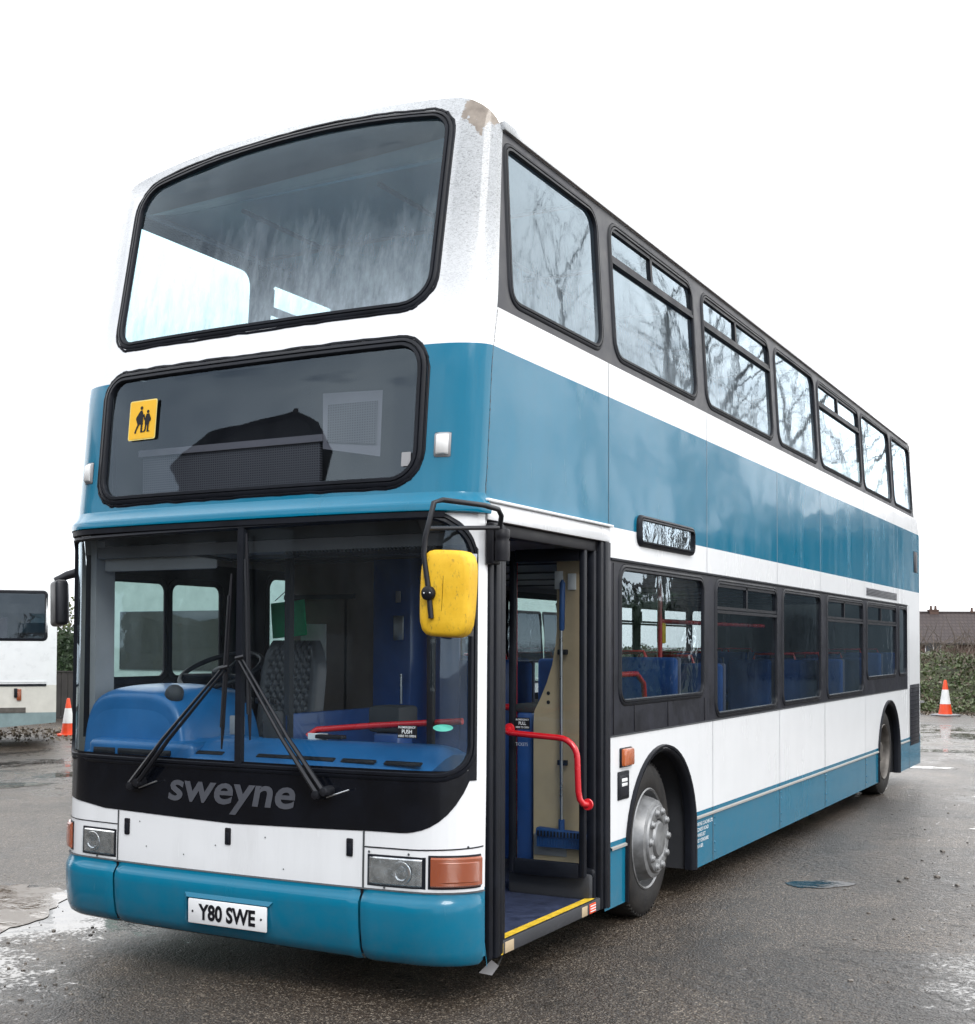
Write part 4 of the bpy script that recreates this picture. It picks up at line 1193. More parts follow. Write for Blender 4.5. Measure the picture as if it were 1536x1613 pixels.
# tan partition behind the leaf
mb = MB()
pts = [(.845, .44), (1.19, .44), (1.19, 2.14), (.985, 2.14), (.985, 1.72), (.978, 1.64), (.958, 1.53), (.925, 1.43), (.885, 1.34), (.848, 1.27), (.843, 1.20)]
mb.prism([(x, 1.16, z) for x, z in reversed(pts)], (0, .018, 0), M['tan'])
for z in (1.37, 1.32): mb.lathe([(.011, 0), (.0005, -.001)], M['wire'], 12, Matrix.Translation((.935, 1.158, z)), 'y')
mb.rbox((1.08, 1.155, 1.99), (.05, .004, .09), .001, M['paper']); mb.rbox((1.0, 1.155, 2.0), (.05, .004, .10), .001, M['paper'])
for x, y, z, sx, sz in ((1.04, 1.156, 1.62, .13, .14), (1.12, 1.156, 1.55, .09, .12), (1.05, 1.156, 1.38, .14, .13)): pass
mb.rbox((.95, 1.156, .53), (.20, .004, .12), .001, M['inner_grey'])
mb.build('luggage_partition', bus, 30)
mb = MB(); mb.rbox((.765, 1.30, .80), (.10, .20, .92), .02, M['navy'], None); mb.rbox((.765, 1.30, 1.28), (.11, .2, .05), .01, M['inner_dark']); mb.build('ticket_bin', bus, 30)
# broom clipped to the partition
br = empty('broom', (1.035, 1.12, .60), 0, 'long broom with blue head leaning on tan partition inside the bus doorway', 'broom')
mb = MB(); mb.tube([(0, 0, .03), (-.004, 0, 1.12), (-.003, 0, 1.16)], .010, M['steel'], 8); mb.build('pole', br, 60)
mb = MB(); mb.tube([(-.003, 0, 1.12), (.0, 0, 1.13), (.003, 0, 1.38), (.003, 0, 1.40)], [.012, .016, .016, .006], M['broom_blue'], 10); mb.build('grip', br, 60)
mb = MB(); mb.rbox((0, 0, 0), (.30, .05, .05), .012, M['broom_blue'], Matrix.Rotation(R(3), 4, 'Y')); mb.tube([(0, 0, .0), (0, 0, .08)], .018, M['broom_blue'])
for k in range(14): mb.box((-.13 + k * .02, -.027, .0), (.008, .006, .03), M['ink'])
mb.build('head', br, 40)
mb = MB(); 
for k in range(60): mb.box((-.14 + (k % 30) * .0097, -.012 + (k // 30) * .024, -.045), (.006, .012, .06), M['broom_blue'])
mb.build('bristles', br, 0)
mb = MB()
for z in (.39, 1.0): mb.rbox((0, .012, z), (.06, .02, .03), .005, M['ink'])
mb.build('clip', br, 40)

# ---- seats in the saloons
def make_seat():
    s = bpy.data.objects.new('passenger_seat', None); link(s, bus)
    for dx in (-.22, .22):
        mb = MB()
        T = Matrix.Translation((dx, 0, 0))
        mb.rbox((0, .22, .86), (.41, .09, .66), .035, M['seat_blue'], T @ Matrix.Translation((0, 0, 0)), 3)
        mb.rbox((0, 0, .46), (.41, .42, .09), .03, M['seat_blue'], T, 3)
        mb.build('cushion', s, 40)
    mb = MB(); mb.rbox((0, .275, .86), (.86, .03, .66), .012, M['seat_back']); mb.box((0, 0, .38), (.05, .3, .08), M['inner_dark']); mb.box((-.3, 0, .2), (.03, .3, .4), M['inner_dark'])
    mb.build('shell', s, 30)
    mb = MB(); mb.tube([(-.2, .26, 1.17), (-.18, .26, 1.24), (.18, .26, 1.24), (.2, .26, 1.17)], .013, M['red'], 8); mb.build('grab_rail', s, 60)
    return s
seat0 = make_seat()
def place_seat(x, y, z, first=[True], sz=1):
    if first[0]: first[0] = False; seat0.location = (x, y, z); seat0.scale = (1, 1, sz); return
    c = seat0.copy(); C.objects.link(c); c.parent = bus; c.location = (x, y, z); c.scale = (1, 1, sz)
    for ch in seat0.children:
        d = ch.copy(); C.objects.link(d); d.parent = c
for i in range(9):
    y = 2.35 + i * .95
    over = i in (0, 7, 8)
    zz = .68 if over else .32; q = .74 if over else 1
    if i != 2: place_seat(-.76, y, zz, sz=q)
    if i not in (2, 3): place_seat(.76, y, zz, sz=q)
for i in range(11):
    y = .75 + i * .92
    for x in (-.7, .7):
        if x < 0 and 1 <= i <= 3: continue
        place_seat(x, y, 2.27, sz=.84)
# stanchions
for x, y in ((1.0, 2.75), (.33, 3.2), (-.33, 4.6), (.33, 6.0), (.55, 1.5)):
    mb = MB(); mb.tube([(x, y, .3), (x, y, 2.16)], .017, M['red'], 10); mb.build('stanchion', bus, 60)
mb = MB(); mb.tube([(1.0, 2.75, 1.80), (1.0, 5.2, 1.80)], .016, M['red'], 8); mb.build('saloon_rail', bus, 60)
mb = MB(); mb.tube([(.5, 1.45, 1.27), (1.02, 1.45, 1.27), (1.08, 1.5, 1.2), (1.1, 1.6, .9)], .02, M['red'], 8)
mb.tube([(1.05, 1.5, 1.46), (1.05, 2.2, 1.46), (1.05, 2.32, 1.40), (1.05, 2.36, 1.2)], .018, M['red'], 8); mb.build('saloon_rail', bus, 60)
mb = MB(); mb.rbox((1.0, 2.78, 1.72), (.05, .06, .14), .012, M['stripe']); mb.build('bell_push', bus, 40)
for x, y in ((.70, 1.9), (.55, 2.2)):
    mb = MB(); mb.tube([(x, y, 2.15), (x, y, 2.0)], .006, M['rubber'], 6); mb.tube([(x, y, 2.0), (x - .05, y, 1.9), (x - .045, y, 1.86), (x + .045, y, 1.86), (x + .05, y, 1.9)], .008, M['rubber'], 6, closed=True); mb.build('strap_handle', bus, 60)

# ---- wipers
def wiper(px, pz, ex, ez, bt, bb, off):
    w = bpy.data.objects.new('wiper', None); link(w, bus)
    yy = lambda x, z, o: front(x, z, o)
    mb = MB()
    for d in (-.022, .022):
        a = yy(px + d, pz, .05); b = yy(ex + d * .6, ez, .035)
        mid = a.lerp(b, .4) + Vector((0, -.02, 0))
        mb.tube([a, mid, b], [.014, .010, .006], M['wire'], 6)
    mb.tube([yy(ex - .02, ez, .04), yy(ex + .03, ez + .01, .04)], .010, M['wire'], 6)
    mb.build('arm', w, 50)
    mb = MB()
    P = [yy(bt[0] + (bb[0] - bt[0]) * i / 8, bt[1] + (bb[1] - bt[1]) * i / 8, .018) for i in range(9)]
    mb.tube(P, [.005] + [.010] * 7 + [.004], M['ink'], 6)
    P = [p + Vector((0, -.014, 0)) for p in P[1:8]]
    mb.tube(P, .006, M['wire'], 6); mb.build('blade', w, 50)
    mb = MB(); P = yy(px, pz, .0)
    for d in (-.022, .022):
        mb.lathe([(.026, 0), (.024, .05), (.018, .065), (.0005, .068)], M['wire'], 16, Matrix.Translation(yy(px + d, pz + d * .4, 0)) @ Matrix.Rotation(PI / 2, 4, 'X'))
    mb.tube([yy(px + .02, pz - .02, .03), yy(px + .14, pz + .02, .03)], .004, M['steel'], 6)
    mb.build('pivot', w, 50)
wiper(-.60, .935, -.035, 1.52, (-.01, 1.98), (-.058, 1.13), 0)
wiper(.545, .955, .06, 1.57, (.078, 2.17), (.115, 1.18), 0)

# ---- nearside mirror
mi = bpy.data.objects.new('door_mirror', None); link(mi, bus)
mb = MB()
mb.tube([(1.32, -.17, 2.16), (1.345, -.20, 2.22), (1.35, -.24, 2.245), (1.33, -.34, 2.255), (1.285, -.62, 2.252), (1.262, -.655, 2.24), (1.225, -.665, 2.09), (1.222, -.67, 2.02), (1.25, -.675, 1.86), (1.262, -.675, 1.75)], .012, M['wire'], 8)
mb.tube([(1.235, -.66, 2.13), (1.34, -.22, 2.165)], .010, M['wire'], 8)
mb.build('mirror_arm', mi, 60)
mb = MB()
mb.lathe([(.0005, -.085), (.034, -.085), (.036, -.05), (.036, .0), (.032, .01), (.036, .02), (.036, .055), (.03, .06), (.0005, .062)], M['ink'], 16, Matrix.Translation((1.325, -.155, 2.105)))
mb.rbox((1.277, -.15, 2.10), (.04, .07, .19), .006, M['ink']); mb.build('mirror_mount', mi, 50)
mb = MB()
T = Matrix.Translation((1.302, -.615, 1.855)) @ Matrix.Rotation(R(3), 4, 'Y') @ Matrix.Rotation(R(8), 4, 'Z')
rows = []
for k, (s, y) in enumerate(((1.0, .06), (1.0, .02), (.985, -.02), (.94, -.035), (.80, -.043), (.4, -.047), (.01, -.048))):
    lp = []
    for i in range(40):
        a = 2 * PI * i / 40; e = 5.0
        ca, sa = math.cos(a), math.sin(a)
        r = (abs(ca) ** e + abs(sa) ** e) ** (-1 / e)
        x = ca * r * .114 * (1 - .05 * (1 if sa < 0 else -0) * abs(sa)); z = sa * r * .185
        lp.append((x * s, y, z * (1 - (1 - s) * .6)))
    lp.append(lp[0]); rows.append(lp)
mb.grid(rows, M['yellow'], T, flip=True)
mb.build('mirror_housing', mi, 60, recalc=True)
mb = MB(); mb.rbox((0, .062, 0), (.21, .004, .35), .001, M['steel'], T); mb.build('mirror_glass', mi, 30)
mb = MB(); mb.lathe([(.030, 0), (.030, -.02), (.025, -.026), (.0005, -.027)], M['ink'], 24, Matrix.Translation((1.252, -.672, 1.855)), 'y')
for dx in (-.012, .016): mb.lathe([(.004, -.027), (.0005, -.030)], M['steel'], 8, Matrix.Translation((1.252 + dx, -.672, 1.855)), 'y')
mb.build('mirror_clamp', mi, 50)
# ---- offside mirror
mo = bpy.data.objects.new('door_mirror', None); link(mo, bus)
mb = MB()
mb.tube([(-1.22, -.06, 2.05), (-1.30, -.11, 2.045), (-1.38, -.17, 2.015), (-1.42, -.22, 1.985)], [.028, .027, .024, .016], M['wire'], 10); mb.build('mirror_arm', mo, 60)
mb = MB(); T = Matrix.Translation((-1.40, -.205, 1.86)) @ Matrix.Rotation(R(-30), 4, 'Z') @ Matrix.Rotation(R(-4), 4, 'Y')
mb.rbox((0, 0, 0), (.15, .07, .25), .02, M['wire'], T, 3); mb.build('mirror_housing', mo, 50)
mb = MB(); mb.rbox((0, .037, 0), (.12, .004, .21), .001, M['steel'], T); mb.build('mirror_glass', mo, 30)

# =====================================================================  SETTING
def gz(x, y):
    return .0
def ground_mat():
    s = NT('wet_yard_asphalt'); v = s.coord()
    tc = s.n('ShaderNodeTexCoord'); pos = tc.outputs['Object']
    big = s.noise(.22, s.coord((1, 1, 1), (2.3, 5.1, 0)), 5, .6, .5)
    mid = s.noise(1.1, s.coord((1, .55, 1)), 6, .68, .6)
    tr = s.noise(.7, s.coord((.35, 2.2, 1), (1, 1, 0)), 4, .6, .2)
    gr = s.noise(5.5, v, 6, .7, .4)
    fine = s.noise(120, v, 5, .75)
    vo = s.n('ShaderNodeTexVoronoi'); vo.inputs['Scale'].default_value = 95; s.l(v, vo.inputs[0])
    vo2 = s.n('ShaderNodeTexVoronoi'); vo2.inputs['Scale'].default_value = 45; s.l(v, vo2.inputs[0])
    wet = s.math('ADD', s.math('MULTIPLY', big, .8), s.math('MULTIPLY', mid, .7))
    wet = s.math('ADD', wet, s.math('MULTIPLY', tr, .35)); wet = s.math('ADD', wet, s.math('MULTIPLY', gr, .35))
    # where water lies in the yard: left of the bus nose, the lane on the door side, the back of the yard
    for cx, cy, rx, ry, amt in ((-2.3, .0, 1.3, 1.1, .42), (-1.35, -1.0, .9, .55, .36), (3.7, 1.6, 1.3, 2.6, .38), (4.4, 9.0, 2.6, 5.0, .28), (0, 18, 8, 6, .24), (-10, 6, 6, 5, .22)):
        vm = s.n('ShaderNodeVectorMath'); vm.operation = 'SUBTRACT'; vm.inputs[1].default_value = (cx, cy, 0); s.l(pos, vm.inputs[0])
        vs_ = s.n('ShaderNodeVectorMath'); vs_.operation = 'DIVIDE'; vs_.inputs[1].default_value = (rx, ry, 1); s.l(vm.outputs[0], vs_.inputs[0])
        ln = s.n('ShaderNodeVectorMath'); ln.operation = 'LENGTH'; s.l(vs_.outputs[0], ln.inputs[0])
        wet = s.math('ADD', wet, s.rng(ln.outputs['Value'], 1.3, .2, 0, amt))
    w = s.rng(wet, 1.20, 1.42)
    base = s.mix(s.rng(fine, .3, .7), (.007, .0052, .004), (.062, .045, .032))
    chip = s.mix(s.rng(vo.outputs['Color'], .1, .95), (.006, .0045, .0033), (.125, .090, .063))
    c = s.mix(.6, base, chip)
    spk = s.n('ShaderNodeTexVoronoi'); spk.inputs['Scale'].default_value = 140; s.l(v, spk.inputs[0])
    sx = s.n('ShaderNodeSeparateXYZ'); s.l(spk.outputs['Color'], sx.inputs[0])
    c = s.mix(s.math('MULTIPLY', s.rng(sx.outputs[0], .86, .9), .8), c, (.38, .32, .25))
    stn = s.noise(.55, s.coord((1, 1, 1), (9, 4, 0)), 6, .7, 1.2)
    c = s.mix(s.rng(stn, .42, .60, 0, .75), c, (.012, .010, .009))
    c = s.mix(s.rng(mid, .35, .7, 0, .5), c, (.030, .026, .023))
    c = s.mix(s.math('MULTIPLY', w, .5), c, (.028, .026, .025))
    rough = s.math('ADD', s.rng(w, 0, 1, .40, .14), s.rng(fine, .3, .7, -.05, .05))
    h = s.math('ADD', s.math('MULTIPLY', vo.outputs['Distance'], -1.0), s.math('MULTIPLY', fine, .5))
    h = s.math('ADD', h, s.math('MULTIPLY', vo2.outputs['Distance'], -.5))
    k = s.n('ShaderNodeBump'); k.inputs['Distance'].default_value = .007
    s.l(h, k.inputs['Height']); s.l(s.rng(w, 0, 1, 1.0, .35), k.inputs['Strength'])
    h2 = s.noise(1.4, v, 5, .65)
    h3 = s.noise(15, s.coord((1, 1, 1), (3, 8, 0)), 5, .7, .3)
    vo3 = s.n('ShaderNodeTexVoronoi'); vo3.inputs['Scale'].default_value = 22; s.l(v, vo3.inputs[0])
    patch = s.rng(s.noise(.45, s.coord((1, 1, 1), (5, 1, 0)), 4, .6, .8), .42, .58, .25, 1.0)
    lump = s.math('MULTIPLY', s.math('ADD', h3, s.math('MULTIPLY', vo3.outputs['Distance'], -.5)), patch)
    nb = s.bump(lump, .8, .020, s.bump(h2, .3, .09, k.outputs[0]))
    gravel = s.bsdf(c, rough, 0, 0, .55, nb)
    # standing film of water: chips of stone poke through it
    chiph = s.math('SUBTRACT', .5, s.math('ADD', s.math('MULTIPLY', vo2.outputs['Distance'], .9), s.math('MULTIPLY', fine, .35)))
    lvl = s.math('ADD', s.rng(wet, 1.26, 1.52, 0, 1.0), s.math('MULTIPLY', chiph, -1.1))
    lvl = s.math('ADD', lvl, s.rng(s.noise(9, v, 6, .75), .3, .7, -.20, .20))
    film = s.rng(lvl, .48, .80)
    wn = s.bump(s.noise(3, v, 3, .5), .10, .02)
    water = s.bsdf(s.mix(.5, c, (.02, .018, .016)), .05, 0, 0, .6, wn)
    # a few cracks and tar seams
    vc = s.n('ShaderNodeTexVoronoi'); vc.feature = 'DISTANCE_TO_EDGE'; vc.inputs['Scale'].default_value = .33
    wc = s.n('ShaderNodeVectorMath'); wc.operation = 'ADD'; nn = s.n('ShaderNodeTexNoise'); nn.inputs['Scale'].default_value = 2.2; nn.inputs['Detail'].default_value = 6
    s.l(v, nn.inputs[0]); s.l(v, wc.inputs[0]); s.l(nn.outputs['Color'], wc.inputs[1]); s.l(wc.outputs[0], vc.inputs[0])
    crk = s.math('MULTIPLY', s.rng(vc.outputs['Distance'], .0045, .0015), s.rng(stn, .45, .5))
    gravel = s.mixs(s.math('MULTIPLY', crk, .45), gravel, s.bsdf((.008, .007, .006), .9))
    return s.done(s.mixs(film, gravel, water))
M['ground'] = ground_mat()
mb = MB()
mb.add([(-260, -120, 0), (260, -120, 0), (260, 900, 0), (-260, 900, 0)], [(0, 1, 2, 3)], M['ground'])
g = mb.build('ground', None, 0); tag(g, kind='structure')

def water_mat(name, mud, shoal=0):
    s = NT(name)
    n = s.noise(6, s.coord((1, 1.6, 1)), 3, .5, .4)
    nb = s.bump(n, .12, .02)
    a = s.bsdf(mud, .03, 0, 0, .6, nb)
    if not shoal: return s.done(a)
    # silt standing just proud of the water in the middle
    g = s.noise(2.6, s.coord((1, 1, 1), (4, 2, 0)), 6, .7, .8)
    b = s.bsdf((.085, .060, .038), .30, 0, 0, .5, s.bump(s.noise(60, s.coord(), 4), .4, .004))
    return s.done(s.mixs(s.rng(g, .44, .56), a, b))
M['puddle'] = water_mat('muddy_water', (.10, .07, .045), 1)
M['puddle_dark'] = water_mat('dark_water', (.02, .019, .018))
def puddle(cx, cy, rx, ry, ang, m, seed, lab):
    mb = MB(); n = 96; P = []
    for i in range(n):
        a = 2 * PI * i / n
        r = 1 + .35 * noise.noise(Vector((math.cos(a) * 1.4 + seed, math.sin(a) * 1.4, seed))) + .16 * noise.noise(Vector((math.cos(a) * 5 + seed, math.sin(a) * 5, 0))) + .07 * noise.noise(Vector((math.cos(a) * 17, math.sin(a) * 17, seed)))
        x = rx * r * math.cos(a); y = ry * r * math.sin(a)
        P.append((cx + x * math.cos(ang) - y * math.sin(ang), cy + x * math.sin(ang) + y * math.cos(ang), .004))
    mb.add(P, [tuple(range(n))], m)
    o = mb.build('puddle', None, 0); tag(o, kind='structure')
puddle(-2.62, .12, .95, .58, R(130), M['puddle'], 3.1, '')
puddle(-8.6, 4.6, 1.5, .35, R(30), M['puddle_dark'], 6.2, '')
puddle(1.88, 3.56, .22, .13, R(35), M['puddle_dark'], 9.5, '')
puddle(-.4, 15.4, 2.2, .35, R(8), M['puddle_dark'], 12.5, '')
puddle(.5, 12.6, 1.0, .22, R(8), M['puddle_dark'], 1.5, '')
puddle(3.4, 7.4, .9, .3, R(35), M['puddle_dark'], 4.4, '')
# loose grit and stones
mb = MB(); random.seed(11)
M['stone'] = simple('wet_stone', (.10, .085, .07), .35, var=.85, vscale=9)
def stone(x, y, r):
    bm = bmesh.new(); bmesh.ops.create_icosphere(bm, subdivisions=1, radius=r)
    sx, sy, sz = random.uniform(.7, 1.3), random.uniform(.7, 1.3), random.uniform(.4, .8)
    q = Matrix.Rotation(random.random() * 6, 4, 'Z')
    mb.add([q @ Vector((v.co.x * sx, v.co.y * sy, v.co.z * sz + r * .2)) + Vector((x, y, 0)) for v in bm.verts], [[v.index for v in f.verts] for f in bm.faces], M['stone']); bm.free()
for i in range(1900):
    a = random.random()
    if i > 420:
        x, y = random.uniform(-2.6, 4.6), random.uniform(-2.4, 5.5)
        if -1.3 < x < 1.3 and y > -.4: continue
        stone(x, y, random.uniform(.0025, .0065)); continue
    if a < .5: x, y = random.gauss(-1.7, .8), random.gauss(-.9, .5)
    elif a < .8: x, y = random.uniform(1.8, 6), random.uniform(-2.5, 12)
    else: x, y = random.uniform(-14, -2.5), random.uniform(-2, 10)
    if abs(x) < 1.3 and -.5 < y < 11.4: continue
    stone(x, y, random.uniform(.004, .014) * (1.0 if y < 3 else 2.0))
o = mb.build('loose_gravel', None, 0); tag(o, 'scattered small dark stones lying on the wet asphalt yard', 'gravel', kind='stuff')

# ---- traffic cones
def cone(loc, hgt, label, tip_bend=0.0):
    c = empty('traffic_cone', loc, random.random(), label, 'traffic cone', 'traffic cones in the yard')
    s = hgt / .75
    mb = MB()
    mb.rbox((0, 0, .02 * s), (.42 * s, .42 * s, .04 * s), .015 * s, M['cone_red'] if tip_bend == 0 else M['inner_grey']); mb.build('base', c, 30)
    def rad(z): return (.145 - .115 * z / .75) * s
    mb = MB(); mb.lathe([(rad(z) + .0, z * s) for z in (.04, .25)], M['cone_red'], 24); mb.lathe([(rad(z), z * s) for z in (.55, .72)] + [(rad(.75) * .8, .75 * s), (.0005, .75 * s)], M['cone_red'], 24); mb.build('body', c, 40)
    mb = MB(); mb.lathe([(rad(z) + .003, z * s) for z in (.25, .55)], M['cone_white'], 24); mb.build('reflective_sleeve', c, 40)
cone((-.6, 26.0, 0), .84, 'orange and white traffic cone at the foot of the green bank', 1)
cone((-13.2, 11.1, 0), .66, 'orange and white traffic cone between the white coach and the bus front')

# ---- foliage helpers
def leaf_mat(name, a, b):
    s = NT(name); g = s.n('ShaderNodeObjectInfo'); v = s.coord()
    n = s.noise(3.0, v, 4, .6); n2 = s.noise(45, v, 3, .6)
    c = s.mix(s.rng(n, .3, .7), a, b); c = s.mix(s.rng(n2, .35, .75, 0, .6), c, tuple(x * .45 for x in a))
    return s.done(s.bsdf(c, .5, 0, 0, .4))
M['ivy'] = leaf_mat('ivy_leaves', (.055, .090, .028), (.14, .16, .07))
M['hedge'] = leaf_mat('hedge_leaves', (.02, .045, .018), (.06, .09, .04))
M['hedge_top'] = leaf_mat('hedge_top_leaves', (.09, .12, .035), (.14, .15, .06))
M['litter'] = leaf_mat('dead_leaves', (.10, .075, .05), (.20, .165, .12))
M['twig'] = simple('twigs', (.11, .085, .065), .8, var=.3)
M['bark'] = simple('tree_bark', (.085, .078, .07), .85, var=.3)
M['soil'] = simple('bank_soil', (.05, .055, .028), .9, var=.4, bump=.8, bscale=9, vscale=2)
def leaves(mb, n, fn, size, m):
    for _ in range(n):
        p = fn()
        if p is None: continue
        s = size * random.uniform(.6, 1.4)
        d = Vector((random.gauss(0, 1), random.gauss(0, 1), random.gauss(0, 1) + .3)).normalized()
        e = d.orthogonal().normalized(); q = Matrix.Rotation(random.random() * 6.28, 3, d); e = q @ e; f = d.cross(e)
        p = Vector(p)
        mb.add([p - e * s, p + f * s * .55 + d * s * .15, p + e * s, p - f * s * .55 + d * s * .15], [(0, 1, 2, 3)], m)

# ---- bank at the back right
def bank_z(x, y):
    k = min(1, max(0, (y - 27.4) / 4.5)); k = k * k * (3 - 2 * k)
    back = min(1, max(0, (52 - y) / 14)) 
    h = 1.28 + .26 * noise.noise(Vector((x * .22, y * .22, 1))) + .16 * noise.noise(Vector((x * .9, y * .9, 3)))
    return k * back * h + (.25 * k * noise.noise(Vector((x * 1.6, y * 1.6, 7))))
mb = MB()
mb.grid([[Vector((x, y, bank_z(x, y) - .03)) for x in frange(-26, 12, .4)] for y in frange(27.2, 52, .4)], M['soil'])
o = mb.build('bank', None, 60); tag(o, kind='structure')
random.seed(5)
mb = MB()
def fb():
    x = random.uniform(-14, 9); y = 27.3 + abs(random.gauss(0, 3.2))
    return (x, y, bank_z(x, y) + random.uniform(-.02, .16))
leaves(mb, 26000, fb, .055, M['ivy'])
leaves(mb, 9000, fb, .05, M['litter'])
o = mb.build('ivy_cover', None, 0); tag(o, 'green ivy and weeds covering the earth bank behind the yard', 'ivy', kind='stuff')
# rubble at the bank foot
mb = MB()
def fl():
    return (random.uniform(-6, 4), 27.2 - abs(random.gauss(0, .5)), random.uniform(.0, .03))
leaves(mb, 2500, fl, .04, M['litter'])
leaves(mb, 3500, lambda: (lambda u, w: (-11.4 - .881 * u - .473 * w, 9.2 - .473 * u + .881 * w, random.uniform(0, .035)))(random.uniform(-3.5, 7), random.gauss(2.8, .9)), .035, M['litter'])
o = mb.build('leaf_litter', None, 0); tag(o, 'brown dead leaves and twigs along the edges of the yard', 'leaf litter', kind='stuff')
def brambles(name, label, cat, fn, n, hgt, m, group=None):
    mb = MB()
    for _ in range(n):
        x, y, z = fn(); p = Vector((x, y, z)); d = Vector((random.gauss(0, .5), random.gauss(0, .5), 1)).normalized()
        P = [p.copy()]; h = hgt * random.uniform(.4, 1.2)
        for i in range(6):
            d = (d + Vector((random.gauss(0, .22), random.gauss(0, .22), -.12 * (i > 2)))).normalized(); p = p + d * h / 6; P.append(p.copy())
        mb.tube(P, [.010, .009, .008, .007, .006, .005, .003], m, 4)
    o = mb.build(name, None, 0); tag(o, label, cat, group, kind='stuff'); return o
brambles('brambles', 'bare brown bramble stems on top of the ivy bank', 'brambles', lambda: (lambda x, y: (x, y, bank_z(x, y)))(random.uniform(-6, 6), random.uniform(30, 36)), 700, 1.1, M['twig'])
# dumped timber by the cone
mb = MB()
for i in range(7):
    T = Matrix.Translation((-2.1 + random.uniform(-.6, .6), 27.4 + random.uniform(-.3, .5), .25)) @ Matrix.Rotation(random.uniform(-.6, .6), 4, 'Y') @ Matrix.Rotation(random.random() * 3, 4, 'Z')
    mb.box((0, 0, 0), (1.1, .09, .05), M['inner_grey'] if i % 2 else M['twig'], T)
mb.rbox((-2.2, 27.5, .3), (.5, .4, .5), .05, M['inner_dark'])
o = mb.build('rubbish_heap', None, 0); tag(o, 'heap of dumped boards and dark rubbish at the foot of the ivy bank', 'rubbish heap')

# ---- house beyond the bank
def brick_mat(name, a, b, tile=False):
    s = NT(name); bt = s.n('ShaderNodeTexBrick')
    bt.inputs['Color1'].default_value = (*a, 1); bt.inputs['Color2'].default_value = (*b, 1); bt.inputs['Mortar'].default_value = (*[x * (.45 if tile else 1.3) for x in a], 1)
    bt.inputs['Scale'].default_value = 1.0; bt.inputs['Brick Width'].default_value = .32 if tile else .225; bt.inputs['Row Height'].default_value = .26 if tile else .075
    bt.inputs['Mortar Size'].default_value = .03 if tile else .01
    tc = s.n('ShaderNodeTexCoord'); sp = s.n('ShaderNodeSeparateXYZ'); cb = s.n('ShaderNodeCombineXYZ')
    s.l(tc.outputs['Object'], sp.inputs[0])
    s.l(s.math('ADD', sp.outputs[0], sp.outputs[1]) if not tile else sp.outputs[0], cb.inputs[0]); s.l(sp.outputs[2], cb.inputs[1]); s.l(cb.outputs[0], bt.inputs[0])
    c = s.mix(s.rng(s.noise(1.5, s.coord(), 5), .3, .7, 0, .4), bt.outputs[0], tuple(x * .6 for x in a))
    return s.done(s.bsdf(c, .8, 0, 0, .3, s.bump(bt.outputs['Fac'], .4, .02)))
M['brick'] = brick_mat('house_brick', (.12, .075, .06), (.09, .06, .05))
M['tiles'] = brick_mat('roof_tiles', (.065, .05, .048), (.05, .04, .04), True)
M['fence'] = simple('dark_fence_board', (.035, .032, .030), .85, var=.3, vscale=3)
M['shed'] = simple('shed_cladding', (.03, .04, .045), .7, var=.2)
M['upvc'] = simple('white_frame', (.7, .7, .7), .5)
M['window_dark'] = simple('house_glass', (.03, .035, .04), .1, var=.3)
def house(loc, rz, w, d, eave, ridge, label, wins=(), chim=(), gable_front=False, wall=None, frame=None):
    wall = wall or M['brick']; frame = frame or M['upvc']
    h = empty('house', loc, rz, label, 'house')
    mb = MB()
    if not gable_front:
        mb.prism([(-w / 2, -d / 2, 0), (-w / 2, d / 2, 0), (-w / 2, d / 2, eave), (-w / 2, 0, ridge - .12), (-w / 2, -d / 2, eave)], (w, 0, 0), wall)
    else:
        mb.prism([(-w / 2, -d / 2, 0), (w / 2, -d / 2, 0), (w / 2, -d / 2, eave), (0, -d / 2, ridge - .12), (-w / 2, -d / 2, eave)], (0, d, 0), wall)
    mb.build('wall', h, 0, recalc=True)
    mb = MB()
    if not gable_front:
        for sg in (-1, 1):
            mb.add([(-w / 2 - .3, sg * (d / 2 + .3), eave - .12), (w / 2 + .3, sg * (d / 2 + .3), eave - .12), (w / 2 + .3, 0, ridge), (-w / 2 - .3, 0, ridge)], [(0, 1, 2, 3)], M['tiles'])
            mb.box((0, sg * (d / 2 + .32), eave - .16), (w + .6, .1, .12), M['fence'])
        mb.tube([(-w / 2 - .3, 0, ridge + .02), (w / 2 + .3, 0, ridge + .02)], .10, M['tiles'], 8)
    else:
        for sg in (-1, 1):
            mb.add([(sg * (w / 2 + .3), -d / 2 - .3, eave - .12), (sg * (w / 2 + .3), d / 2 + .3, eave - .12), (0, d / 2 + .3, ridge), (0, -d / 2 - .3, ridge)], [(0, 1, 2, 3)], M['tiles'])
        mb.tube([(0, -d / 2 - .3, ridge + .02), (0, d / 2 + .3, ridge + .02)], .10, M['tiles'], 8)
    rf = mb.build('roof', h, 0)
    for x, y, hh in chim:
        mb = MB(); mb.box((x, y, ridge + hh / 2 - .5), (.7, .55, hh + 1), M['brick']); mb.box((x, y, ridge + hh + .02), (.8, .65, .1), M['brick'])
        for q in (-.18, .18): mb.lathe([(.11, 0), (.09, .3), (.0005, .3)], M['brick'], 12, Matrix.Translation((x + q, y, ridge + hh + .07)))
        mb.build('chimney', rf, 30)
    for x, z, ww, hh in wins:
        mb = MB(); mb.box((x, -d / 2 - .02, z), (ww, .06, hh), frame); wo = mb.build('window', h, 0)
        mb = MB(); mb.box((x - ww / 4, -d / 2 - .06, z), (ww / 2 - .12, .03, hh - .14), M['window_dark']); mb.box((x + ww / 4, -d / 2 - .06, z), (ww / 2 - .12, .03, hh - .14), M['window_dark']); mb.build('pane', wo, 0)
    return h
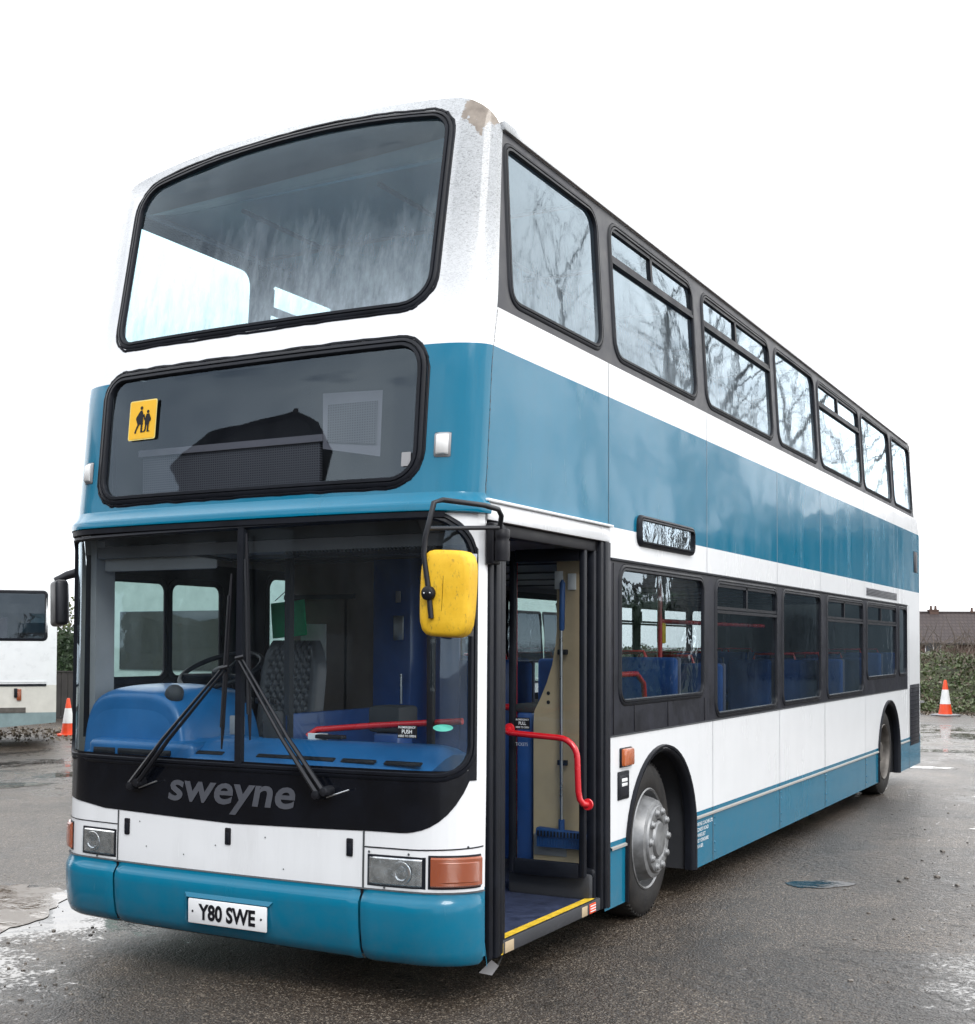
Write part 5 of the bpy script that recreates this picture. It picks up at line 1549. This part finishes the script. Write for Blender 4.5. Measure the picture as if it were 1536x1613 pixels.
house((-11.5, 100.3, 0), R(28), 15, 9, 1.95, 4.25, 'brown tiled bungalow with a squat chimney seen beyond the ivy bank', ((-6, 1.4, 1.8, 1.1), (-2.5, 1.4, 1.2, 1.1), (2.2, 1.4, 2.0, 1.1), (5.5, 1.4, 1.0, 1.1)), ((-.9, 0, .18), (2.4, .2, .05)))
house((-14.4, -19.7, 0), R(142), 24, 12, 4.6, 9.1, 'tall dark house with steep gable roof facing the front of the bus', ((-2.5, 1.5, 1.6, 1.2), (2.5, 1.5, 1.6, 1.2), (0, 4.4, 1.4, 1.1)), ((0, 1, .8),), True, M['fence'], M['window_dark'])
house((2.0, -27.0, 0), R(180), 16, 9, 4.6, 7.6, 'long brick house behind the photographer across the yard', ((-5, 1.5, 1.6, 1.2), (0, 1.5, 1.6, 1.2), (5, 1.5, 1.6, 1.2)), ((-3, 0, .8),))
house((6.2, 28.5, 0), R(0), 4.6, 9, 4.3, 5.0, 'low brick workshop under the bare trees on the door side of the bus', ((0, 1.6, 1.8, 1.4),), (), False, M['shed'], M['window_dark'])
house((-22, -8, 0), R(100), 14, 10, 4.8, 7.8, 'wide dark house left of the tall gabled one, facing the yard', ((-4, 1.5, 1.6, 1.2), (4, 1.5, 1.6, 1.2)), (), False, M['fence'], M['window_dark'])

# ---- fence and hedge behind the left coach
def PW(fw, px, z=0):
    r = (px - 765.6) / 1998 * fw
    return Vector((3.978 - fw * .473 + r * .881, -5.249 + fw * .881 + r * .473, z))
A = PW(27.5, -60); B = PW(27.5, 420)
fn_ = empty('fence', A, math.atan2(B.y - A.y, B.x - A.x), 'dark board fence under the hedge left of the bus', 'fence')
Lf = (B - A).length
mb = MB()
x = 0
while x < Lf:
    mb.box((x + .07, 0, .5 + random.uniform(-.01, .01)), (.135, .02, 1.0), M['fence']); x += .145
mb.build('board', fn_, 0)
mb = MB()
for i in range(int(Lf / 1.8) + 1): mb.box((i * 1.8, .06, .53), (.1, .1, 1.08), M['fence'])
for z in (.2, .8): mb.box((Lf / 2, .03, z), (Lf, .04, .08), M['fence'])
mb.box((Lf / 2, 0, 1.02), (Lf, .06, .03), M['fence'])
mb.build('post_and_rail', fn_, 0)
D = (B - A).normalized(); Nn = Vector((-D.y, D.x, 0))
hg = empty('hedge', A + Nn * .9, math.atan2(D.y, D.x), 'dense evergreen hedge rising above the dark fence left of the bus', 'hedge')
mb = MB()
mb.grid([[(x, y * (1 if z < 1.5 else .7), z + .06 * noise.noise(Vector((x * 2, y, z)))) for x in frange(0, Lf, .25)] for y, z in ((-.36, .0), (-.40, .9), (-.36, 1.6), (-.15, 1.86), (.15, 1.86), (.36, 1.6), (.4, .9))], M['hedge'])
def fh():
    x = random.uniform(0, Lf); yy = random.uniform(-.5, .5); top = 2.0 + .12 * noise.noise(Vector((x * 1.2, 0, 4)))
    z = random.uniform(.7, top); yy *= (1 - max(0, z - 1.7) * 1.2)
    return (x, yy if random.random() > .5 else -.5 + random.uniform(0, .08), z)
leaves(mb, 9000, fh, .05, M['hedge']); mb.build('foliage', hg, 0)
mb = MB()
leaves(mb, 3000, lambda: (lambda x: (x, random.uniform(-.35, .35), 1.95 + random.random() ** 2 * (.7 + .3 * noise.noise(Vector((x, 2, 2))))))(random.uniform(0, Lf)), .045, M['hedge_top']); mb.build('new_growth', hg, 0)
mb = MB()
for _ in range(260):
    x = random.uniform(0, Lf); p = Vector((x, random.uniform(-.3, .3), 1.8)); q = p + Vector((random.gauss(0, .15), 0, random.uniform(.5, 1.0)))
    mb.tube([p, (p + q) / 2 + Vector((.03, 0, 0)), q], [.007, .005, .002], M['twig'], 4)
mb.build('twigs', hg, 0)

# ---- coaches
M['coach_white'] = simple('coach_white', (.74, .75, .76), .3, var=.05, coat=.4)
M['coach_beige'] = simple('coach_beige', (.60, .58, .53), .35, var=.08, coat=.3)
M['coach_grey'] = simple('coach_skirt', (.20, .27, .28), .45, var=.15)
M['coach_green'] = simple('coach_pale_green', (.50, .66, .60), .35, var=.1, coat=.3)
M['coach_glass'] = glass_mat('coach_glass', (.35, .33, .32), wav=.05, refl=1.5, grime=.08)
def coach(loc, rz, Ln, label, zs, body, lowc, skirt, wins, with_front=False):
    """local: long side on y=0 facing -Y, x from 0 (rear/right end) to -Ln, depth +Y"""
    c = empty('coach', loc, rz, label, 'coach')
    W = 2.35; zsk, zb1, zw0, zw1, zt = zs
    def sf(x, z, off=0.0):
        # x in [-Ln,0]; side bows in slightly towards the roof, tail tucks in
        y = .10 * max(0, (z - zw0) / (zt - zw0)) ** 2.2 * 1.0
        return Vector((x, y - off, z))
    holes = [Hole(a, b, zw0, zw1, .04) for a, b in wins]
    arches = [Arch(-1.9, .42, .52), Arch(-Ln + 1.6, .42, .52)]
    def cm(x, z):
        if z > zb1: return body
        return lowc if z > zsk else skirt
    def zlow(x):   # skirt rises towards the tail
        return .26 + .13 * max(0, (x + 1.6) / 1.6)
    mb = MB()
    skin(mb, sf, -Ln, 0, zlow, zt, holes + arches, cm, xb=(-1.6, -.8), zb=(zsk, zb1, zb1 - .06), xs=.6, zs=.2)
    # far side, roof, ends
    rows = []
    for x in (-Ln, 0):
        rows.append([Vector((x, sf(0, zt).y, zt)), Vector((x, sf(0, zt).y + .08, zt + .10)), Vector((x, .35, zt + .17)), Vector((x, W - .35, zt + .17)), Vector((x, W - .12, zt)), Vector((x, W, zw0)), Vector((x, W, .35))])
    mb.grid(rows, body)
    for x in (-Ln, 0):
        e = [Vector((x, 0, .35)), Vector((x, 0, zw0)), Vector((x, sf(0, zt).y, zt)), Vector((x, .35, zt + .17)), Vector((x, W - .35, zt + .17)), Vector((x, W - .12, zt)), Vector((x, W, zw0)), Vector((x, W, .35))]
        mb.add(e, [tuple(range(8)) if x < 0 else tuple(range(8))[::-1]], body)
    mb.box((-Ln / 2, W / 2, .45), (Ln - .1, W - .2, .1), M['inner_dark'])
    mb.build('body', c, 40)
    mb = MB()
    mb.box((-Ln / 2, -.004, zb1), (Ln - .3, .014, .035), M['rubber']); mb.box((-Ln / 2, -.003, zb1 + .05), (Ln - .3, .01, .015), M['coach_white'])
    mb.box((-Ln / 2 - .2, -.003, zsk + .04), (Ln - .5, .012, .08), M['rimdark']); mb.build('trim_strip', c, 30)
    for h in holes:
        mb = MB(); fill(mb, sf, h.grow(.005), M['coach_glass'], -.01); g = mb.build('window', c, 0)
        mb = MB(); seal(mb, sf, h.grow(.01), .05, .012, M['rubber']); mb.build('frame', g, 40, recalc=True)
    mb = MB(); mb.rbox((-.55, -.01, zsk + .28), (.07, .03, .18), .01, M['amber_dim']); mb.build('lamp', c, 30)
    mb = MB(); mb.rbox((-.60, -.015, zb1 - .12), (.05, .04, .14), .01, M['rubber']); mb.build('handle', c, 30)
    mb = MB(); mb.rbox((-2.9, -.015, zsk - .12), (.5, .03, .14), .02, M['rubber']); mb.rbox((-2.9, -.03, zsk - .12), (.38, .02, .06), .01, skirt); mb.build('locker_handle', c, 30)
    for a in arches:
        mb = MB(); mb.lathe([(.0005, .08), (.24, .07), (.27, .03), (.28, .0), (.42, -.01), (.46, .03), (.46, .25), (.2, .27)], M['tyre'], 32, Matrix.Translation((a.yc, 0, .46)), 'y')
        mb.build('wheel', c, 40)
    # seats show as dark shapes inside
    mb = MB()
    for i in range(int(Ln / .9)): mb.rbox((-.8 - i * .9, 1.2, zw0 - .1), (.15, 1.9, .9), .05, M['seat_back'])
    mb.build('seats', c, 30)
    if with_front:
        fx = .006 if with_front > 0 else -Ln - .006
        mb = MB(); mb.rbox((fx, W / 2, (zw0 + zw1) / 2 - .1), (.03, W - .55, zw1 - zw0 - .1), .012, M['coach_glass']); mb.build('windscreen', c, 30)
        for q in (.4, W - .4): mb = MB(); mb.rbox((fx * 1.0005, q, .75), (.05, .3, .16), .012, M['reflector']); mb.build('headlight', c, 30)
        mb = MB(); mb.rbox((fx, W / 2, .42), (.10, W - .04, .28), .04, skirt); mb.build('bumper', c, 30)
    return c
Pc = PW(20, 90)
coach(Pc, R(49), 9.5, 'white coach with beige and grey-green lower side parked left of the bus', (.55, .98, 1.70, 2.43, 2.72), M['coach_white'], M['coach_beige'], M['coach_grey'],
      [(-1.9, -.17), (-3.7, -2.0), (-5.5, -3.8), (-7.3, -5.6), (-9.1, -7.4)])
coach((-5.9, 17.5, 0), R(90), 10.5, 'pale green and white coach parked alongside behind the bus', (.55, .98, 1.35, 2.2, 2.55), M['coach_green'], M['coach_white'], M['coach_grey'],
      [(-2.1, -.3), (-3.9, -2.2), (-5.7, -4.0), (-7.5, -5.8), (-9.3, -7.6)], -1)
coach((11.5, 33.0, 0), R(60), 9.7, 'white and maroon coach parked beyond the bare trees on the nearside', (.55, .98, 1.6, 2.5, 2.9), M['coach_white'], M['brown'], M['coach_grey'],
      [(-2.1, -.3), (-3.9, -2.2), (-5.7, -4.0), (-7.5, -5.8), (-9.3, -7.6)], True)

# ---- bare trees on the nearside of the yard
def bare_tree(seed, H):
    random.seed(seed); mb = MB(); tr = MB()
    def grow(p, d, ln, r, dep):
        P = [p.copy()]; n = 4 if dep < 3 else 3
        for i in range(n):
            d = (d + Vector((random.gauss(0, .13), random.gauss(0, .13), random.gauss(.03, .08)))).normalized(); p = p + d * ln / n; P.append(p.copy())
        rr = [r * (1 - .45 * i / n) for i in range(n + 1)]
        (tr if dep == 0 else mb).tube(P, rr, M['bark'], 7 if dep < 2 else (4 if dep < 4 else 3), caps=False)
        if dep >= 6: return
        k = 3 if dep < 4 else 2
        for j in range(k):
            q = P[-1] if j < 2 else P[random.randint(1, n - 1)]
            ax = Vector((random.gauss(0, 1), random.gauss(0, 1), random.gauss(0, .5))).normalized()
            nd = (d + ax * random.uniform(.35, .75)).normalized(); nd.z = nd.z * .8 + .12
            grow(q, nd.normalized(), ln * random.uniform(.62, .85), rr[-1] * random.uniform(.55, .8), dep + 1)
    grow(Vector((0, 0, 0)), Vector((0, 0, 1)), H * .24, H * .022, 0)
    return tr, mb
protos = []
for k in range(2):
    tr, bmx = bare_tree(20 + k, 12)
    t = empty('bare_tree', (0, 0, 0), 0, 'x', 'tree', 'bare trees along the nearside of the yard')
    tr.build('trunk', t, 60); bmx.build('branches', t, 60); protos.append(t)
spots = [(9.6, 17.5, 1.15), (8.6, 22.0, 1.7), (9.4, 34.5, 2.0), (11.4, 26.0, 2.0), (5.4, 32.0, 1.25), (8.8, 41.0, 1.9), (12.0, 46.0, 2.3), (7.2, 25.0, 1.5)]
tl = ['bare tree nearest the front of the bus on its door side', 'second bare tree along the door side of the yard', 'third bare tree along the door side of the yard',
      'fourth bare tree along the door side, nearest the parked maroon coach', 'fifth bare tree close behind the low workshop', 'sixth bare tree beyond the low workshop',
      'seventh bare tree past the low workshop', 'bare tree beside the low workshop, standing among the taller ones']
for i, (x, y, s) in enumerate(spots):
    src = protos[i % 2]
    if i < 2: t = src
    else:
        t = src.copy(); C.objects.link(t)
        for ch in src.children: d = ch.copy(); C.objects.link(d); d.parent = t
    t.location = (x, y, -.05); t.rotation_euler = (0, 0, i * 1.3); t.scale = (s, s, s); t['label'] = tl[i]
# scrub on that side, and an unseen hedge added to darken the lower window reflections
brambles('scrub', 'tangle of bare scrub under the trees on the nearside of the yard', 'scrub', lambda: (random.uniform(4.5, 11), random.uniform(33, 50), 0), 700, 3.2, M['twig'])
hg = empty('hedge', (7.0, 18.2, 0), R(8), 'unseen dark hedge added on the door side of the bus to darken its lower window reflections', 'hedge')
mb = MB(); random.seed(31)
mb.grid([[(x, y * (1 if z < 1.5 else .7), z * 1.3 + .1 * noise.noise(Vector((x * 2, y, z)))) for x in frange(0, 9, .3)] for y, z in ((-.5, .0), (-.55, .9), (-.5, 1.6), (-.15, 1.9), (.15, 1.9), (.5, 1.6), (.5, .0))], M['hedge'])
leaves(mb, 7000, lambda: (random.uniform(0, 9), random.choice((-.55, .55)) * random.uniform(.6, 1.1), random.uniform(.1, 2.7)), .07, M['hedge'])
mb.build('foliage', hg, 0)
mb = MB()
for i in range(9): mb.tube([(i + .5, 0, 0), (i + .55, .05, 1.2), (i + .5, 0, 2.2)], [.05, .04, .02], M['bark'], 6)
mb.build('stems', hg, 0)
